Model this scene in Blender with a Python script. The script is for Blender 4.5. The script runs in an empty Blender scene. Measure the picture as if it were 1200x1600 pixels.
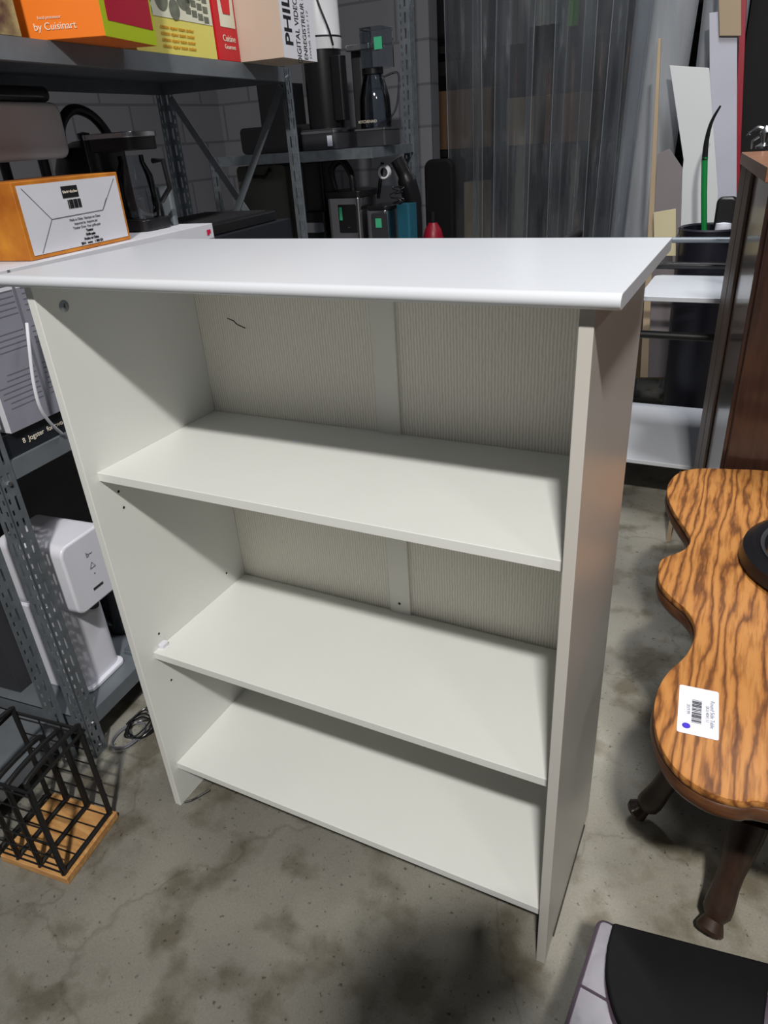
import bpy, bmesh, math, random
from mathutils import Vector, Matrix
random.seed(7)
S = bpy.context.scene
COL = S.collection
PI = math.pi

# ---------------------------------------------------------------- camera
CX = Vector((0.9318, -0.6923, 1.2304))
PITCH, YAW, ROLL, FPX = -0.489596, -0.496, -0.071103, 1099.34
fw = Vector((math.sin(YAW)*math.cos(PITCH), math.cos(YAW)*math.cos(PITCH), math.sin(PITCH)))
r0 = Vector((math.cos(YAW), -math.sin(YAW), 0)); u0 = r0.cross(fw)
RT = math.cos(ROLL)*r0 + math.sin(ROLL)*u0
UP = -math.sin(ROLL)*r0 + math.cos(ROLL)*u0
cd = bpy.data.cameras.new('camera'); cam = bpy.data.objects.new('camera', cd); COL.objects.link(cam)
cd.sensor_fit = 'VERTICAL'; cd.sensor_height = 36.0; cd.lens = 36.0*FPX/1600.0
cd.clip_start = 0.02
cam.matrix_world = Matrix(((RT.x, UP.x, -fw.x, CX.x), (RT.y, UP.y, -fw.y, CX.y), (RT.z, UP.z, -fw.z, CX.z), (0, 0, 0, 1)))
S.camera = cam
# ---------------------------------------------------------------- view, world, lamps
S.view_settings.view_transform = 'Standard'; S.view_settings.look = 'None'
S.view_settings.gamma = 1.0; S.view_settings.use_curve_mapping = False
S.view_settings.exposure = 0.0
w = bpy.data.worlds.new('world'); S.world = w; w.use_nodes = True
w.node_tree.nodes['Background'].inputs[0].default_value = (0.80, 0.86, 1.0, 1)
w.node_tree.nodes['Background'].inputs[1].default_value = 0.06
def lamp(name, loc, aim, sx, sy, power, col=(1, 1, 1), spread=PI):
    l = bpy.data.lights.new(name, 'AREA'); l.shape = 'RECTANGLE'; l.size = sx; l.size_y = sy
    l.energy = power; l.color = col; l.spread = spread
    o = bpy.data.objects.new(name, l); COL.objects.link(o); o.location = loc
    d = Vector(aim) - Vector(loc); o.rotation_euler = d.to_track_quat('-Z', 'Y').to_euler()
    return o
lamp('ceiling_lamp_front', (1.37, -1.9, 3.35), (0.9, -0.4, 0.3), 0.20, 0.12, 128, (1.0, 0.975, 0.92))
lamp('ceiling_lamp_front_right', (3.2, -1.9, 3.35), (1.2, 0.0, 0.3), 0.42, 0.14, 13, (1.0, 0.975, 0.92))
lamp('ceiling_lamp_back', (0.95, 1.45, 3.35), (0.94, 1.46, 0), 0.14, 1.6, 27, (0.96, 0.98, 1.0), 1.9)

# ---------------------------------------------------------------- pixel to plane helpers
def ray(x, y): return fw + RT*((x-600)/FPX) - UP*((y-800)/FPX)
def at_z(x, y, z): d = ray(x, y); return CX + d*((z-CX.z)/d.z)
def at_y(x, y, v): d = ray(x, y); return CX + d*((v-CX.y)/d.y)

# ---------------------------------------------------------------- materials
def mat(name, col, rough=0.5, metal=0.0, noise=0.0, nscale=8.0, bump=0.0, bscale=40.0, spec=0.5, coat=0.0, col2=None, stretch=None):
    m = bpy.data.materials.new(name); m.use_nodes = True
    nt = m.node_tree; b = nt.nodes['Principled BSDF']
    b.inputs['Roughness'].default_value = rough; b.inputs['Metallic'].default_value = metal
    b.inputs['Specular IOR Level'].default_value = spec; b.inputs['Coat Weight'].default_value = coat
    b.inputs['Coat Roughness'].default_value = 0.1
    tc = nt.nodes.new('ShaderNodeTexCoord'); mp = nt.nodes.new('ShaderNodeMapping')
    nt.links.new(tc.outputs['Object'], mp.inputs['Vector'])
    if stretch: mp.inputs['Scale'].default_value = stretch
    n = nt.nodes.new('ShaderNodeTexNoise'); n.inputs['Scale'].default_value = nscale
    n.inputs['Detail'].default_value = 5
    nt.links.new(mp.outputs['Vector'], n.inputs['Vector'])
    cr = nt.nodes.new('ShaderNodeValToRGB')
    c2 = col2 if col2 else tuple(c*(1-noise) for c in col)
    cr.color_ramp.elements[0].position = 0.32; cr.color_ramp.elements[1].position = 0.68
    cr.color_ramp.elements[0].color = (*c2, 1); cr.color_ramp.elements[1].color = (*col, 1)
    nt.links.new(n.outputs['Fac'], cr.inputs['Fac']); nt.links.new(cr.outputs['Color'], b.inputs['Base Color'])
    if bump > 0:
        n2 = nt.nodes.new('ShaderNodeTexNoise'); n2.inputs['Scale'].default_value = bscale
        nt.links.new(mp.outputs['Vector'], n2.inputs['Vector'])
        bp = nt.nodes.new('ShaderNodeBump'); bp.inputs['Strength'].default_value = bump
        bp.inputs['Distance'].default_value = 0.002
        nt.links.new(n2.outputs['Fac'], bp.inputs['Height']); nt.links.new(bp.outputs['Normal'], b.inputs['Normal'])
    return m
def srgb(r, g, b):
    f = lambda c: ((c/255)/12.92 if c/255 <= 0.04045 else ((c/255+0.055)/1.055)**2.4)
    return (f(r), f(g), f(b))
M = {}
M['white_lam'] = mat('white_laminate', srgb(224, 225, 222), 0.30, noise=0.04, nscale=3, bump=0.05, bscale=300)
M['white_side'] = mat('shaded_white_side', srgb(194, 190, 184), 0.28, noise=0.05, nscale=3, spec=0.35)  # same laminate greyed, the shade of this side put into its colour
M['white_top'] = mat('white_top_laminate', srgb(206, 209, 216), 0.30, noise=0.03, nscale=3)  # greyed below true white to hold back the strong light on top
M['dark_speckled'] = mat('dark_speckled_brown', srgb(60, 55, 48), 0.9, noise=0.4, nscale=200)
M['dark_gap'] = mat('dark_hole', (0.01, 0.01, 0.01), 0.9)
M['cream_batten'] = mat('cream_batten', srgb(232, 231, 224), 0.4, noise=0.04)
M['zinc'] = mat('galvanised_steel', srgb(158, 166, 174), 0.42, 0.75, noise=0.28, nscale=30, bump=0.1, bscale=90)
M['zinc_dark'] = mat('grey_painted_steel', srgb(128, 135, 142), 0.45, 0.4, noise=0.2, nscale=14)
M['chrome'] = mat('brushed_chrome', srgb(205, 205, 208), 0.22, 1.0, noise=0.08, nscale=20, stretch=(1, 1, 12))
M['black'] = mat('black_plastic', srgb(24, 24, 27), 0.32, noise=0.15)
M['black_matte'] = mat('black_matte_metal', srgb(20, 20, 22), 0.5, noise=0.15, nscale=30)
M['charcoal'] = mat('charcoal_plastic', srgb(52, 52, 56), 0.5, noise=0.15)
M['white_plastic'] = mat('glossy_white_plastic', srgb(222, 222, 232), 0.22, noise=0.03, nscale=4)
M['grey_plastic'] = mat('pale_grey_enamel', srgb(226, 226, 230), 0.35, noise=0.05, nscale=4)
M['carton_white'] = mat('white_carton', srgb(216, 216, 224), 0.6, noise=0.08, nscale=6)
M['carton_grey'] = mat('grey_carton_front', srgb(140, 140, 153), 0.6, noise=0.12, nscale=6)
M['carton_black'] = mat('black_carton', srgb(22, 26, 34), 0.55, noise=0.2)
M['carton_brown'] = mat('brown_cardboard', srgb(128, 96, 68), 0.8, noise=0.15, nscale=6)
M['carton_orange'] = mat('orange_carton', srgb(240, 122, 18), 0.45, noise=0.05)
M['carton_amber'] = mat('amber_carton', srgb(214, 140, 44), 0.5, noise=0.35, nscale=14, col2=srgb(170, 92, 24))
M['crimson'] = mat('crimson_print', srgb(172, 12, 48), 0.4, noise=0.08)
M['lime'] = mat('lime_print', srgb(172, 190, 20), 0.4, noise=0.05)
M['yellow'] = mat('yellow_print', srgb(226, 214, 110), 0.5, noise=0.06)
M['cream_print'] = mat('cream_print', srgb(222, 222, 200), 0.5, noise=0.08)
M['grey_print'] = mat('grey_green_print', srgb(120, 124, 110), 0.5, noise=0.35, nscale=60)
M['red'] = mat('red_print', srgb(206, 22, 38), 0.42, noise=0.06)
M['beige_box'] = mat('beige_carton', srgb(208, 188, 172), 0.6, noise=0.05, nscale=5)
M['ink'] = mat('black_ink', srgb(18, 18, 20), 0.6)
M['ink_grey'] = mat('grey_ink', srgb(110, 110, 120), 0.6)
M['ink_white'] = mat('white_ink', srgb(232, 222, 205), 0.6)
M['ink_orange'] = mat('orange_ink', srgb(206, 150, 30), 0.6)
M['purple'] = mat('purple_ink', srgb(58, 36, 190), 0.5)
M['magenta'] = mat('magenta_print', srgb(206, 20, 70), 0.5)
M['food'] = mat('food_photo_print', srgb(186, 170, 120), 0.5, nscale=26, col2=srgb(84, 58, 52))
M['mint'] = mat('mint_price_tag', srgb(70, 190, 140), 0.6, noise=0.1)
M['label'] = mat('white_label', srgb(226, 228, 240), 0.5, noise=0.03)
M['teal'] = mat('teal_plastic', srgb(30, 92, 112), 0.4, noise=0.2)
M['green'] = mat('green_stick', srgb(22, 128, 62), 0.35, noise=0.1)
M['pine'] = mat('pale_wood', srgb(206, 158, 100), 0.55, nscale=18, col2=srgb(176, 124, 70), stretch=(1, 7, 7))
M['white_cable'] = mat('white_cable', srgb(216, 218, 226), 0.4)
M['bin'] = mat('black_bin', srgb(22, 22, 34), 0.4, noise=0.1)
M['plum'] = mat('plum_vinyl', srgb(78, 66, 78), 0.28, noise=0.15, nscale=10, bump=0.3, bscale=30)
M['bag_and_shadow'] = mat('black_bag_and_shadow', srgb(15, 14, 16), 0.75, noise=0.15, nscale=60, spec=0.2)  # cloth of the bag, also colours the shadow shape on the ottoman
M['dark_wood'] = mat('dark_carved_wood', srgb(54, 36, 27), 0.5, nscale=14, col2=srgb(42, 26, 18), stretch=(6, 6, 1), coat=0.1)
M['edge_wood'] = mat('brown_oak_edge', srgb(96, 58, 32), 0.4, nscale=12, col2=srgb(64, 38, 22), stretch=(2, 2, 8), coat=0.2)
M['cab_side'] = mat('walnut_veneer', srgb(62, 40, 33), 0.25, nscale=10, col2=srgb(44, 28, 24), stretch=(7, 7, 0.7), coat=0.4)
M['cab_stile'] = mat('greyed_walnut_frame', srgb(128, 110, 100), 0.5, nscale=10, col2=srgb(104, 88, 80), stretch=(7, 7, 0.7))
M['cab_top'] = mat('walnut_top', srgb(150, 106, 80), 0.35, nscale=10, col2=srgb(120, 82, 60), stretch=(8, 1, 8))
M['red_paint'] = mat('red_painted_steel', srgb(150, 16, 40), 0.4, noise=0.1)
M['board_white'] = mat('white_board', srgb(206, 208, 210), 0.45, noise=0.04, nscale=3)
M['board_grey'] = mat('grey_board', srgb(122, 114, 116), 0.6, noise=0.12, nscale=5)
M['board_tan'] = mat('tan_board', srgb(166, 146, 120), 0.7, noise=0.12, nscale=5)
M['parchment'] = mat('cream_paper', srgb(196, 184, 150), 0.6, noise=0.1, nscale=6)
M['green_cloth'] = mat('green_cloth', srgb(110, 190, 50), 0.8, noise=0.15)
M['white_cloth'] = mat('white_cloth', srgb(190, 190, 184), 0.8, noise=0.3, nscale=12)
M['black_room'] = mat('unlit_gap_black', srgb(22, 20, 20), 0.9, noise=0.2, nscale=2)  # stands for an unlit gap, its darkness put into the colour
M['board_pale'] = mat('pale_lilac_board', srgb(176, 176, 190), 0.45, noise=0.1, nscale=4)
M['dark_room'] = mat('dim_room_wall', srgb(42, 38, 38), 0.8, noise=0.2, nscale=2)  # dimness of the far room put into the wall colour

def floor_mat():
    m = bpy.data.materials.new('stained_concrete'); m.use_nodes = True; nt = m.node_tree; b = nt.nodes['Principled BSDF']
    tc = nt.nodes.new('ShaderNodeTexCoord')
    def noise(sc, det, off=0.0, dist=0.0):
        mp = nt.nodes.new('ShaderNodeMapping'); mp.inputs['Location'].default_value = (off, off*1.7, 0)
        nt.links.new(tc.outputs['Object'], mp.inputs['Vector'])
        n = nt.nodes.new('ShaderNodeTexNoise'); n.inputs['Scale'].default_value = sc; n.inputs['Detail'].default_value = det
        n.inputs['Distortion'].default_value = dist
        nt.links.new(mp.outputs['Vector'], n.inputs['Vector']); return n
    def ramp(src, p0, c0, p1, c1):
        r = nt.nodes.new('ShaderNodeValToRGB'); e = r.color_ramp.elements
        e[0].position = p0; e[0].color = (*c0, 1); e[1].position = p1; e[1].color = (*c1, 1)
        nt.links.new(src, r.inputs['Fac']); return r
    base = ramp(noise(3.0, 8, 0, .6).outputs['Fac'], 0.3, srgb(112, 109, 102), 0.7, srgb(142, 139, 130))
    blot = ramp(noise(9.0, 6, 3).outputs['Fac'], 0.36, srgb(196, 190, 178), 0.50, (1, 1, 1))
    speck = ramp(noise(90.0, 3, 5).outputs['Fac'], 0.27, (0.35, 0.33, 0.30), 0.36, (1, 1, 1))
    fine = ramp(noise(260.0, 2, 9).outputs['Fac'], 0.3, (0.84, 0.84, 0.83), 0.7, (1, 1, 1))
    cur = base.outputs['Color']
    for r in (blot, speck, fine):
        mx = nt.nodes.new('ShaderNodeMix'); mx.data_type = 'RGBA'; mx.blend_type = 'MULTIPLY'; mx.inputs['Factor'].default_value = 1
        nt.links.new(cur, mx.inputs['A']); nt.links.new(r.outputs['Color'], mx.inputs['B']); cur = mx.outputs['Result']
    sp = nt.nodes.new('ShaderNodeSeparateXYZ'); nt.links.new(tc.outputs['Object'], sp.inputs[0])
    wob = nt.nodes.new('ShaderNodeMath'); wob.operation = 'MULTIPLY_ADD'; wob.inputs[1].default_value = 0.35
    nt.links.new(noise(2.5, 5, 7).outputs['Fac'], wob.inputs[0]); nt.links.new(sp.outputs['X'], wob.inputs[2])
    lit_strip = ramp(wob.outputs[0], 0.80, (0, 0, 0), 1.08, (1, 1, 1))  # right strip of floor paler: lamp light put into the colour
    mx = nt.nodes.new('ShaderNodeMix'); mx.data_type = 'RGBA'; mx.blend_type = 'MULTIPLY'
    mx.inputs['B'].default_value = (1.45, 1.43, 1.38, 1); nt.links.new(lit_strip.outputs['Color'], mx.inputs['Factor']); nt.links.new(cur, mx.inputs['A']); cur = mx.outputs['Result']
    # thin wandering cracks
    vo = nt.nodes.new('ShaderNodeTexVoronoi'); vo.feature = 'DISTANCE_TO_EDGE'; vo.inputs['Scale'].default_value = 1.7
    nd = noise(4, 5, 2); va = nt.nodes.new('ShaderNodeVectorMath'); va.operation = 'MULTIPLY_ADD'
    va.inputs[1].default_value = (0.35, 0.35, 0.35)
    nt.links.new(nd.outputs['Color'], va.inputs[0]); nt.links.new(tc.outputs['Object'], va.inputs[2])
    nt.links.new(va.outputs[0], vo.inputs['Vector'])
    cr = ramp(vo.outputs['Distance'], 0.0, (0.68, 0.66, 0.63), 0.010, (1, 1, 1))
    mx = nt.nodes.new('ShaderNodeMix'); mx.data_type = 'RGBA'; mx.blend_type = 'MULTIPLY'; mx.inputs['Factor'].default_value = 0.7
    nt.links.new(cur, mx.inputs['A']); nt.links.new(cr.outputs['Color'], mx.inputs['B'])
    nt.links.new(mx.outputs['Result'], b.inputs['Base Color'])
    b.inputs['Roughness'].default_value = 0.62
    bp = nt.nodes.new('ShaderNodeBump'); bp.inputs['Strength'].default_value = 0.25; bp.inputs['Distance'].default_value = 0.002
    nt.links.new(noise(60, 5, 1).outputs['Fac'], bp.inputs['Height']); nt.links.new(bp.outputs['Normal'], b.inputs['Normal'])
    return m
def oak_mat():
    m = bpy.data.materials.new('golden_oak'); m.use_nodes = True; nt = m.node_tree; b = nt.nodes['Principled BSDF']
    tc = nt.nodes.new('ShaderNodeTexCoord'); mp = nt.nodes.new('ShaderNodeMapping')
    mp.inputs['Scale'].default_value = (1, 0.17, 1); nt.links.new(tc.outputs['Object'], mp.inputs['Vector'])
    wv = nt.nodes.new('ShaderNodeTexWave'); wv.wave_type = 'BANDS'; wv.bands_direction = 'X'
    wv.inputs['Scale'].default_value = 17; wv.inputs['Distortion'].default_value = 13; wv.inputs['Detail'].default_value = 5
    wv.inputs['Detail Scale'].default_value = 1.4; nt.links.new(mp.outputs['Vector'], wv.inputs['Vector'])
    r = nt.nodes.new('ShaderNodeValToRGB'); e = r.color_ramp.elements
    e[0].position = 0.0; e[0].color = (*srgb(112, 68, 34), 1); e[1].position = 0.95; e[1].color = (*srgb(186, 128, 68), 1)
    k = e.new(0.22); k.color = (*srgb(158, 102, 50), 1); k = e.new(0.5); k.color = (*srgb(176, 116, 58), 1)
    nt.links.new(wv.outputs['Fac'], r.inputs['Fac'])
    mp2 = nt.nodes.new('ShaderNodeMapping'); mp2.inputs['Scale'].default_value = (1, 0.09, 1); nt.links.new(tc.outputs['Object'], mp2.inputs['Vector'])
    n = nt.nodes.new('ShaderNodeTexNoise'); n.inputs['Scale'].default_value = 150; n.inputs['Detail'].default_value = 3
    nt.links.new(mp2.outputs['Vector'], n.inputs['Vector'])
    r2 = nt.nodes.new('ShaderNodeValToRGB'); e = r2.color_ramp.elements
    e[0].position = 0.36; e[0].color = (0.62, 0.56, 0.50, 1); e[1].position = 0.50; e[1].color = (1, 1, 1, 1)
    nt.links.new(n.outputs['Fac'], r2.inputs['Fac'])
    mx = nt.nodes.new('ShaderNodeMix'); mx.data_type = 'RGBA'; mx.blend_type = 'MULTIPLY'; mx.inputs['Factor'].default_value = 0.8
    nt.links.new(r.outputs['Color'], mx.inputs['A']); nt.links.new(r2.outputs['Color'], mx.inputs['B'])
    nt.links.new(mx.outputs['Result'], b.inputs['Base Color'])
    b.inputs['Roughness'].default_value = 0.5; b.inputs['Coat Weight'].default_value = 0.0; b.inputs['Specular IOR Level'].default_value = 0.3; b.inputs['Coat Roughness'].default_value = 0.2
    return m
def stripe_mat():                       # fine vertical pinstripe wallpaper-like fibreboard
    m = bpy.data.materials.new('pinstripe_fibreboard'); m.use_nodes = True; nt = m.node_tree; b = nt.nodes['Principled BSDF']
    tc = nt.nodes.new('ShaderNodeTexCoord'); wv = nt.nodes.new('ShaderNodeTexWave')
    wv.bands_direction = 'X'; wv.inputs['Scale'].default_value = 60; wv.inputs['Distortion'].default_value = 2.6
    wv.inputs['Detail'].default_value = 3; wv.inputs['Detail Scale'].default_value = 3
    mp = nt.nodes.new('ShaderNodeMapping'); mp.inputs['Scale'].default_value = (1, 1, 0.35)
    nt.links.new(tc.outputs['Object'], mp.inputs['Vector']); nt.links.new(mp.outputs['Vector'], wv.inputs['Vector'])
    r = nt.nodes.new('ShaderNodeValToRGB'); e = r.color_ramp.elements
    e[0].position = 0.15; e[0].color = (*srgb(218, 213, 200), 1); e[1].position = 0.7; e[1].color = (*srgb(240, 238, 228), 1)
    nt.links.new(wv.outputs['Fac'], r.inputs['Fac']); nt.links.new(r.outputs['Color'], b.inputs['Base Color'])
    b.inputs['Roughness'].default_value = 0.6
    return m
def block_mat():
    m = bpy.data.materials.new('painted_block_wall'); m.use_nodes = True; nt = m.node_tree; b = nt.nodes['Principled BSDF']
    tc = nt.nodes.new('ShaderNodeTexCoord'); sp = nt.nodes.new('ShaderNodeSeparateXYZ'); nt.links.new(tc.outputs['Object'], sp.inputs[0])
    ad = nt.nodes.new('ShaderNodeMath'); ad.operation = 'ADD'
    nt.links.new(sp.outputs['X'], ad.inputs[0]); nt.links.new(sp.outputs['Y'], ad.inputs[1])
    cb = nt.nodes.new('ShaderNodeCombineXYZ'); nt.links.new(ad.outputs[0], cb.inputs['X']); nt.links.new(sp.outputs['Z'], cb.inputs['Y'])
    br = nt.nodes.new('ShaderNodeTexBrick'); br.inputs['Scale'].default_value = 1.0
    br.inputs['Brick Width'].default_value = 0.36; br.inputs['Row Height'].default_value = 0.18; br.inputs['Mortar Size'].default_value = 0.006
    br.inputs['Color1'].default_value = (*srgb(116, 116, 122), 1); br.inputs['Color2'].default_value = (*srgb(110, 111, 117), 1)
    br.inputs['Mortar'].default_value = (*srgb(90, 91, 97), 1)
    nt.links.new(cb.outputs[0], br.inputs['Vector']); nt.links.new(br.outputs['Color'], b.inputs['Base Color'])
    b.inputs['Roughness'].default_value = 0.7
    return m
def strip_mat(name='clear_pvc', lo_=0.015, hi_=0.08, gl_=0.10):
    m = bpy.data.materials.new(name); m.use_nodes = True; nt = m.node_tree; nt.nodes.clear()
    o = nt.nodes.new('ShaderNodeOutputMaterial'); t = nt.nodes.new('ShaderNodeBsdfTransparent'); t.inputs[0].default_value = (0.86, 0.88, 0.90, 1)
    g = nt.nodes.new('ShaderNodeBsdfGlossy'); g.inputs['Roughness'].default_value = 0.12; g.inputs[0].default_value = (0.9, 0.93, 0.97, 1)
    d = nt.nodes.new('ShaderNodeBsdfDiffuse'); d.inputs[0].default_value = (0.55, 0.57, 0.60, 1)
    tc = nt.nodes.new('ShaderNodeTexCoord'); mp = nt.nodes.new('ShaderNodeMapping'); mp.inputs['Scale'].default_value = (5, 5, 0.8)
    n = nt.nodes.new('ShaderNodeTexNoise'); n.inputs['Scale'].default_value = 2; n.inputs['Detail'].default_value = 4
    nt.links.new(tc.outputs['Object'], mp.inputs[0]); nt.links.new(mp.outputs[0], n.inputs['Vector'])
    mr = nt.nodes.new('ShaderNodeMapRange'); mr.inputs['From Min'].default_value = 0.3; mr.inputs['From Max'].default_value = 0.75
    mr.inputs['To Min'].default_value = lo_; mr.inputs['To Max'].default_value = hi_
    nt.links.new(n.outputs['Fac'], mr.inputs['Value'])
    m1 = nt.nodes.new('ShaderNodeMixShader'); m2 = nt.nodes.new('ShaderNodeMixShader'); m2.inputs[0].default_value = gl_
    nt.links.new(mr.outputs[0], m1.inputs[0]); nt.links.new(t.outputs[0], m1.inputs[1]); nt.links.new(d.outputs[0], m1.inputs[2])
    nt.links.new(m1.outputs[0], m2.inputs[1]); nt.links.new(g.outputs[0], m2.inputs[2]); nt.links.new(m2.outputs[0], o.inputs[0])
    bp = nt.nodes.new('ShaderNodeBump'); bp.inputs['Strength'].default_value = 0.6; bp.inputs['Distance'].default_value = 0.01
    nt.links.new(n.outputs['Fac'], bp.inputs['Height']); nt.links.new(bp.outputs['Normal'], g.inputs['Normal'])
    return m
def glass_mat(name, tint, rough=0.05, mixv=0.22):
    m = bpy.data.materials.new(name); m.use_nodes = True; nt = m.node_tree; nt.nodes.clear()
    o = nt.nodes.new('ShaderNodeOutputMaterial'); t = nt.nodes.new('ShaderNodeBsdfTransparent'); t.inputs[0].default_value = (*tint, 1)
    g = nt.nodes.new('ShaderNodeBsdfGlossy'); g.inputs['Roughness'].default_value = rough
    lw = nt.nodes.new('ShaderNodeLayerWeight'); lw.inputs['Blend'].default_value = mixv
    mx = nt.nodes.new('ShaderNodeMixShader'); nt.links.new(lw.outputs['Fresnel'], mx.inputs[0])
    nt.links.new(t.outputs[0], mx.inputs[1]); nt.links.new(g.outputs[0], mx.inputs[2]); nt.links.new(mx.outputs[0], o.inputs[0])
    return m
M['floor'] = floor_mat(); M['oak'] = oak_mat(); M['stripe'] = stripe_mat(); M['block'] = block_mat(); M['pvc'] = strip_mat(); M['pvc_cloudy'] = strip_mat('cloudy_pvc', 0.35, 0.65, 0.12); M['pvc_edge'] = strip_mat('pvc_highlight', 0.2, 0.4, 0.3)
M['glass'] = glass_mat('clear_glass', (0.78, 0.82, 0.86), 0.04, 0.35)

# ---------------------------------------------------------------- mesh helpers
class MB:
    def __init__(s): s.bm = bmesh.new()
    def box(s, x0, x1, y0, y1, z0, z1, T=None):
        v = [s.bm.verts.new(T @ Vector(c) if T else c) for c in ((x0,y0,z0),(x1,y0,z0),(x1,y1,z0),(x0,y1,z0),(x0,y0,z1),(x1,y0,z1),(x1,y1,z1),(x0,y1,z1))]
        for f in ((0,3,2,1),(4,5,6,7),(0,1,5,4),(1,2,6,5),(2,3,7,6),(3,0,4,7)): s.bm.faces.new([v[i] for i in f])
        return s
    def prism(s, pts, z0, z1, axis='z', T=None):
        def P(a, b, c):
            v = Vector((a, b, c)) if axis == 'z' else (Vector((c, a, b)) if axis == 'x' else Vector((a, c, b)))
            return T @ v if T else v
        lo = [s.bm.verts.new(P(a, b, z0)) for a, b in pts]; hi = [s.bm.verts.new(P(a, b, z1)) for a, b in pts]
        n = len(pts); s.bm.faces.new(lo[::-1]); s.bm.faces.new(hi)
        for i in range(n): s.bm.faces.new((lo[i], lo[(i+1) % n], hi[(i+1) % n], hi[i]))
        return s
    def tube(s, path, r, seg=10, closed=False):
        pts = [Vector(p) for p in path]; n = len(pts); rings = []
        rs = r if isinstance(r, (list, tuple)) else [r]*n
        nrm = None
        for i, p in enumerate(pts):
            a = pts[(i-1) % n] if (closed or i > 0) else p; b = pts[(i+1) % n] if (closed or i < n-1) else p
            t = (b-a).normalized()
            if nrm is None:
                nrm = t.orthogonal().normalized()
            nrm = (nrm - t*nrm.dot(t)); nrm = nrm.normalized() if nrm.length > 1e-6 else t.orthogonal().normalized()
            bn = t.cross(nrm)
            rings.append([s.bm.verts.new(p + (nrm*math.cos(2*PI*k/seg) + bn*math.sin(2*PI*k/seg))*rs[i]) for k in range(seg)])
        m = n if closed else n-1
        for i in range(m):
            A, B = rings[i], rings[(i+1) % n]
            for k in range(seg): s.bm.faces.new((A[k], A[(k+1) % seg], B[(k+1) % seg], B[k]))
        if not closed: s.bm.faces.new(rings[0][::-1]); s.bm.faces.new(rings[-1])
        return s
    def lathe(s, prof, seg=32, c=(0, 0, 0), a0=0.0, a1=2*PI):
        full = abs(a1-a0-2*PI) < 1e-6; rings = []
        k_n = seg if full else seg+1
        for r, z in prof:
            rings.append([s.bm.verts.new((c[0]+r*math.cos(a0+(a1-a0)*k/seg), c[1]+r*math.sin(a0+(a1-a0)*k/seg), c[2]+z)) for k in range(k_n)])
        for i in range(len(prof)-1):
            for k in range(seg):
                k2 = (k+1) % seg if full else k+1
                s.bm.faces.new((rings[i][k], rings[i][k2], rings[i+1][k2], rings[i+1][k]))
        return s
    def rbox(s, x0, x1, y0, y1, z0, z1, r=0.01, axis='z', seg=5, T=None):
        # box with corners rounded round one axis
        if axis == 'z': a0, a1, b0, b1, c0, c1 = x0, x1, y0, y1, z0, z1
        elif axis == 'y': a0, a1, b0, b1, c0, c1 = x0, x1, z0, z1, y0, y1
        else: a0, a1, b0, b1, c0, c1 = y0, y1, z0, z1, x0, x1
        pts = []
        for cx, cy, st in ((a1-r, b1-r, 0), (a0+r, b1-r, 1), (a0+r, b0+r, 2), (a1-r, b0+r, 3)):
            for k in range(seg+1):
                t = (st + k/seg)*PI/2; pts.append((cx+r*math.cos(t), cy+r*math.sin(t)))
        return s.prism(pts, c0, c1, axis, T)
    def build(s, name, m, parent=None, bevel=0.0, bseg=2, smooth=False, loc=None, rotz=None):
        bmesh.ops.recalc_face_normals(s.bm, faces=s.bm.faces)
        me = bpy.data.meshes.new(name); s.bm.to_mesh(me); s.bm.free()
        if smooth:
            for p in me.polygons: p.use_smooth = True
        o = bpy.data.objects.new(name, me); COL.objects.link(o); me.materials.append(M[m] if isinstance(m, str) else m)
        if parent: o.parent = parent
        if loc is not None: o.location = loc
        if rotz is not None: o.rotation_euler = (0, 0, rotz)
        if bevel > 0:
            b = o.modifiers.new('bevel', 'BEVEL'); b.width = bevel; b.segments = bseg; b.limit_method = 'ANGLE'; b.angle_limit = math.radians(40)
            if not smooth:
                for p in me.polygons: p.use_smooth = True
                b.harden_normals = True
        if smooth:
            try:
                e = o.modifiers.new('split', 'EDGE_SPLIT'); e.split_angle = math.radians(42)
            except Exception: pass
        return o
def thing(name, label, cat, loc=(0, 0, 0), rotz=0.0, group=None, rot=None):
    o = bpy.data.objects.new(name, None); COL.objects.link(o); o.location = loc
    o.rotation_euler = rot if rot else (0, 0, rotz); o.empty_display_size = 0.05
    o['label'] = label; o['category'] = cat
    if group: o['group'] = group
    return o
def tag(o, label, cat, group=None, kind=None):
    o['label'] = label; o['category'] = cat
    if group: o['group'] = group
    if kind: o['kind'] = kind
    return o
def struct(o): o['kind'] = 'structure'; return o
def text(name, s, size, m, parent, loc, rot, thick=0.0003, bold=0.0, sx=1.0):
    c = bpy.data.curves.new('t', 'FONT'); c.body = s; c.size = size; c.extrude = thick; c.offset = bold
    c.align_x = 'CENTER'; c.align_y = 'CENTER'
    t = bpy.data.objects.new('t', c); COL.objects.link(t)
    dg = bpy.context.evaluated_depsgraph_get(); me = bpy.data.meshes.new_from_object(t.evaluated_get(dg))
    bpy.data.objects.remove(t); bpy.data.curves.remove(c)
    o = bpy.data.objects.new(name, me); COL.objects.link(o); me.materials.clear(); me.materials.append(M[m])
    o.parent = parent; o.location = loc; o.rotation_euler = rot; o.scale = (sx, 1, 1)
    return o
def arc(cx, cy, r, a0, a1, n): return [(cx+r*math.cos(a0+(a1-a0)*k/n), cy+r*math.sin(a0+(a1-a0)*k/n)) for k in range(n+1)]
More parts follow.
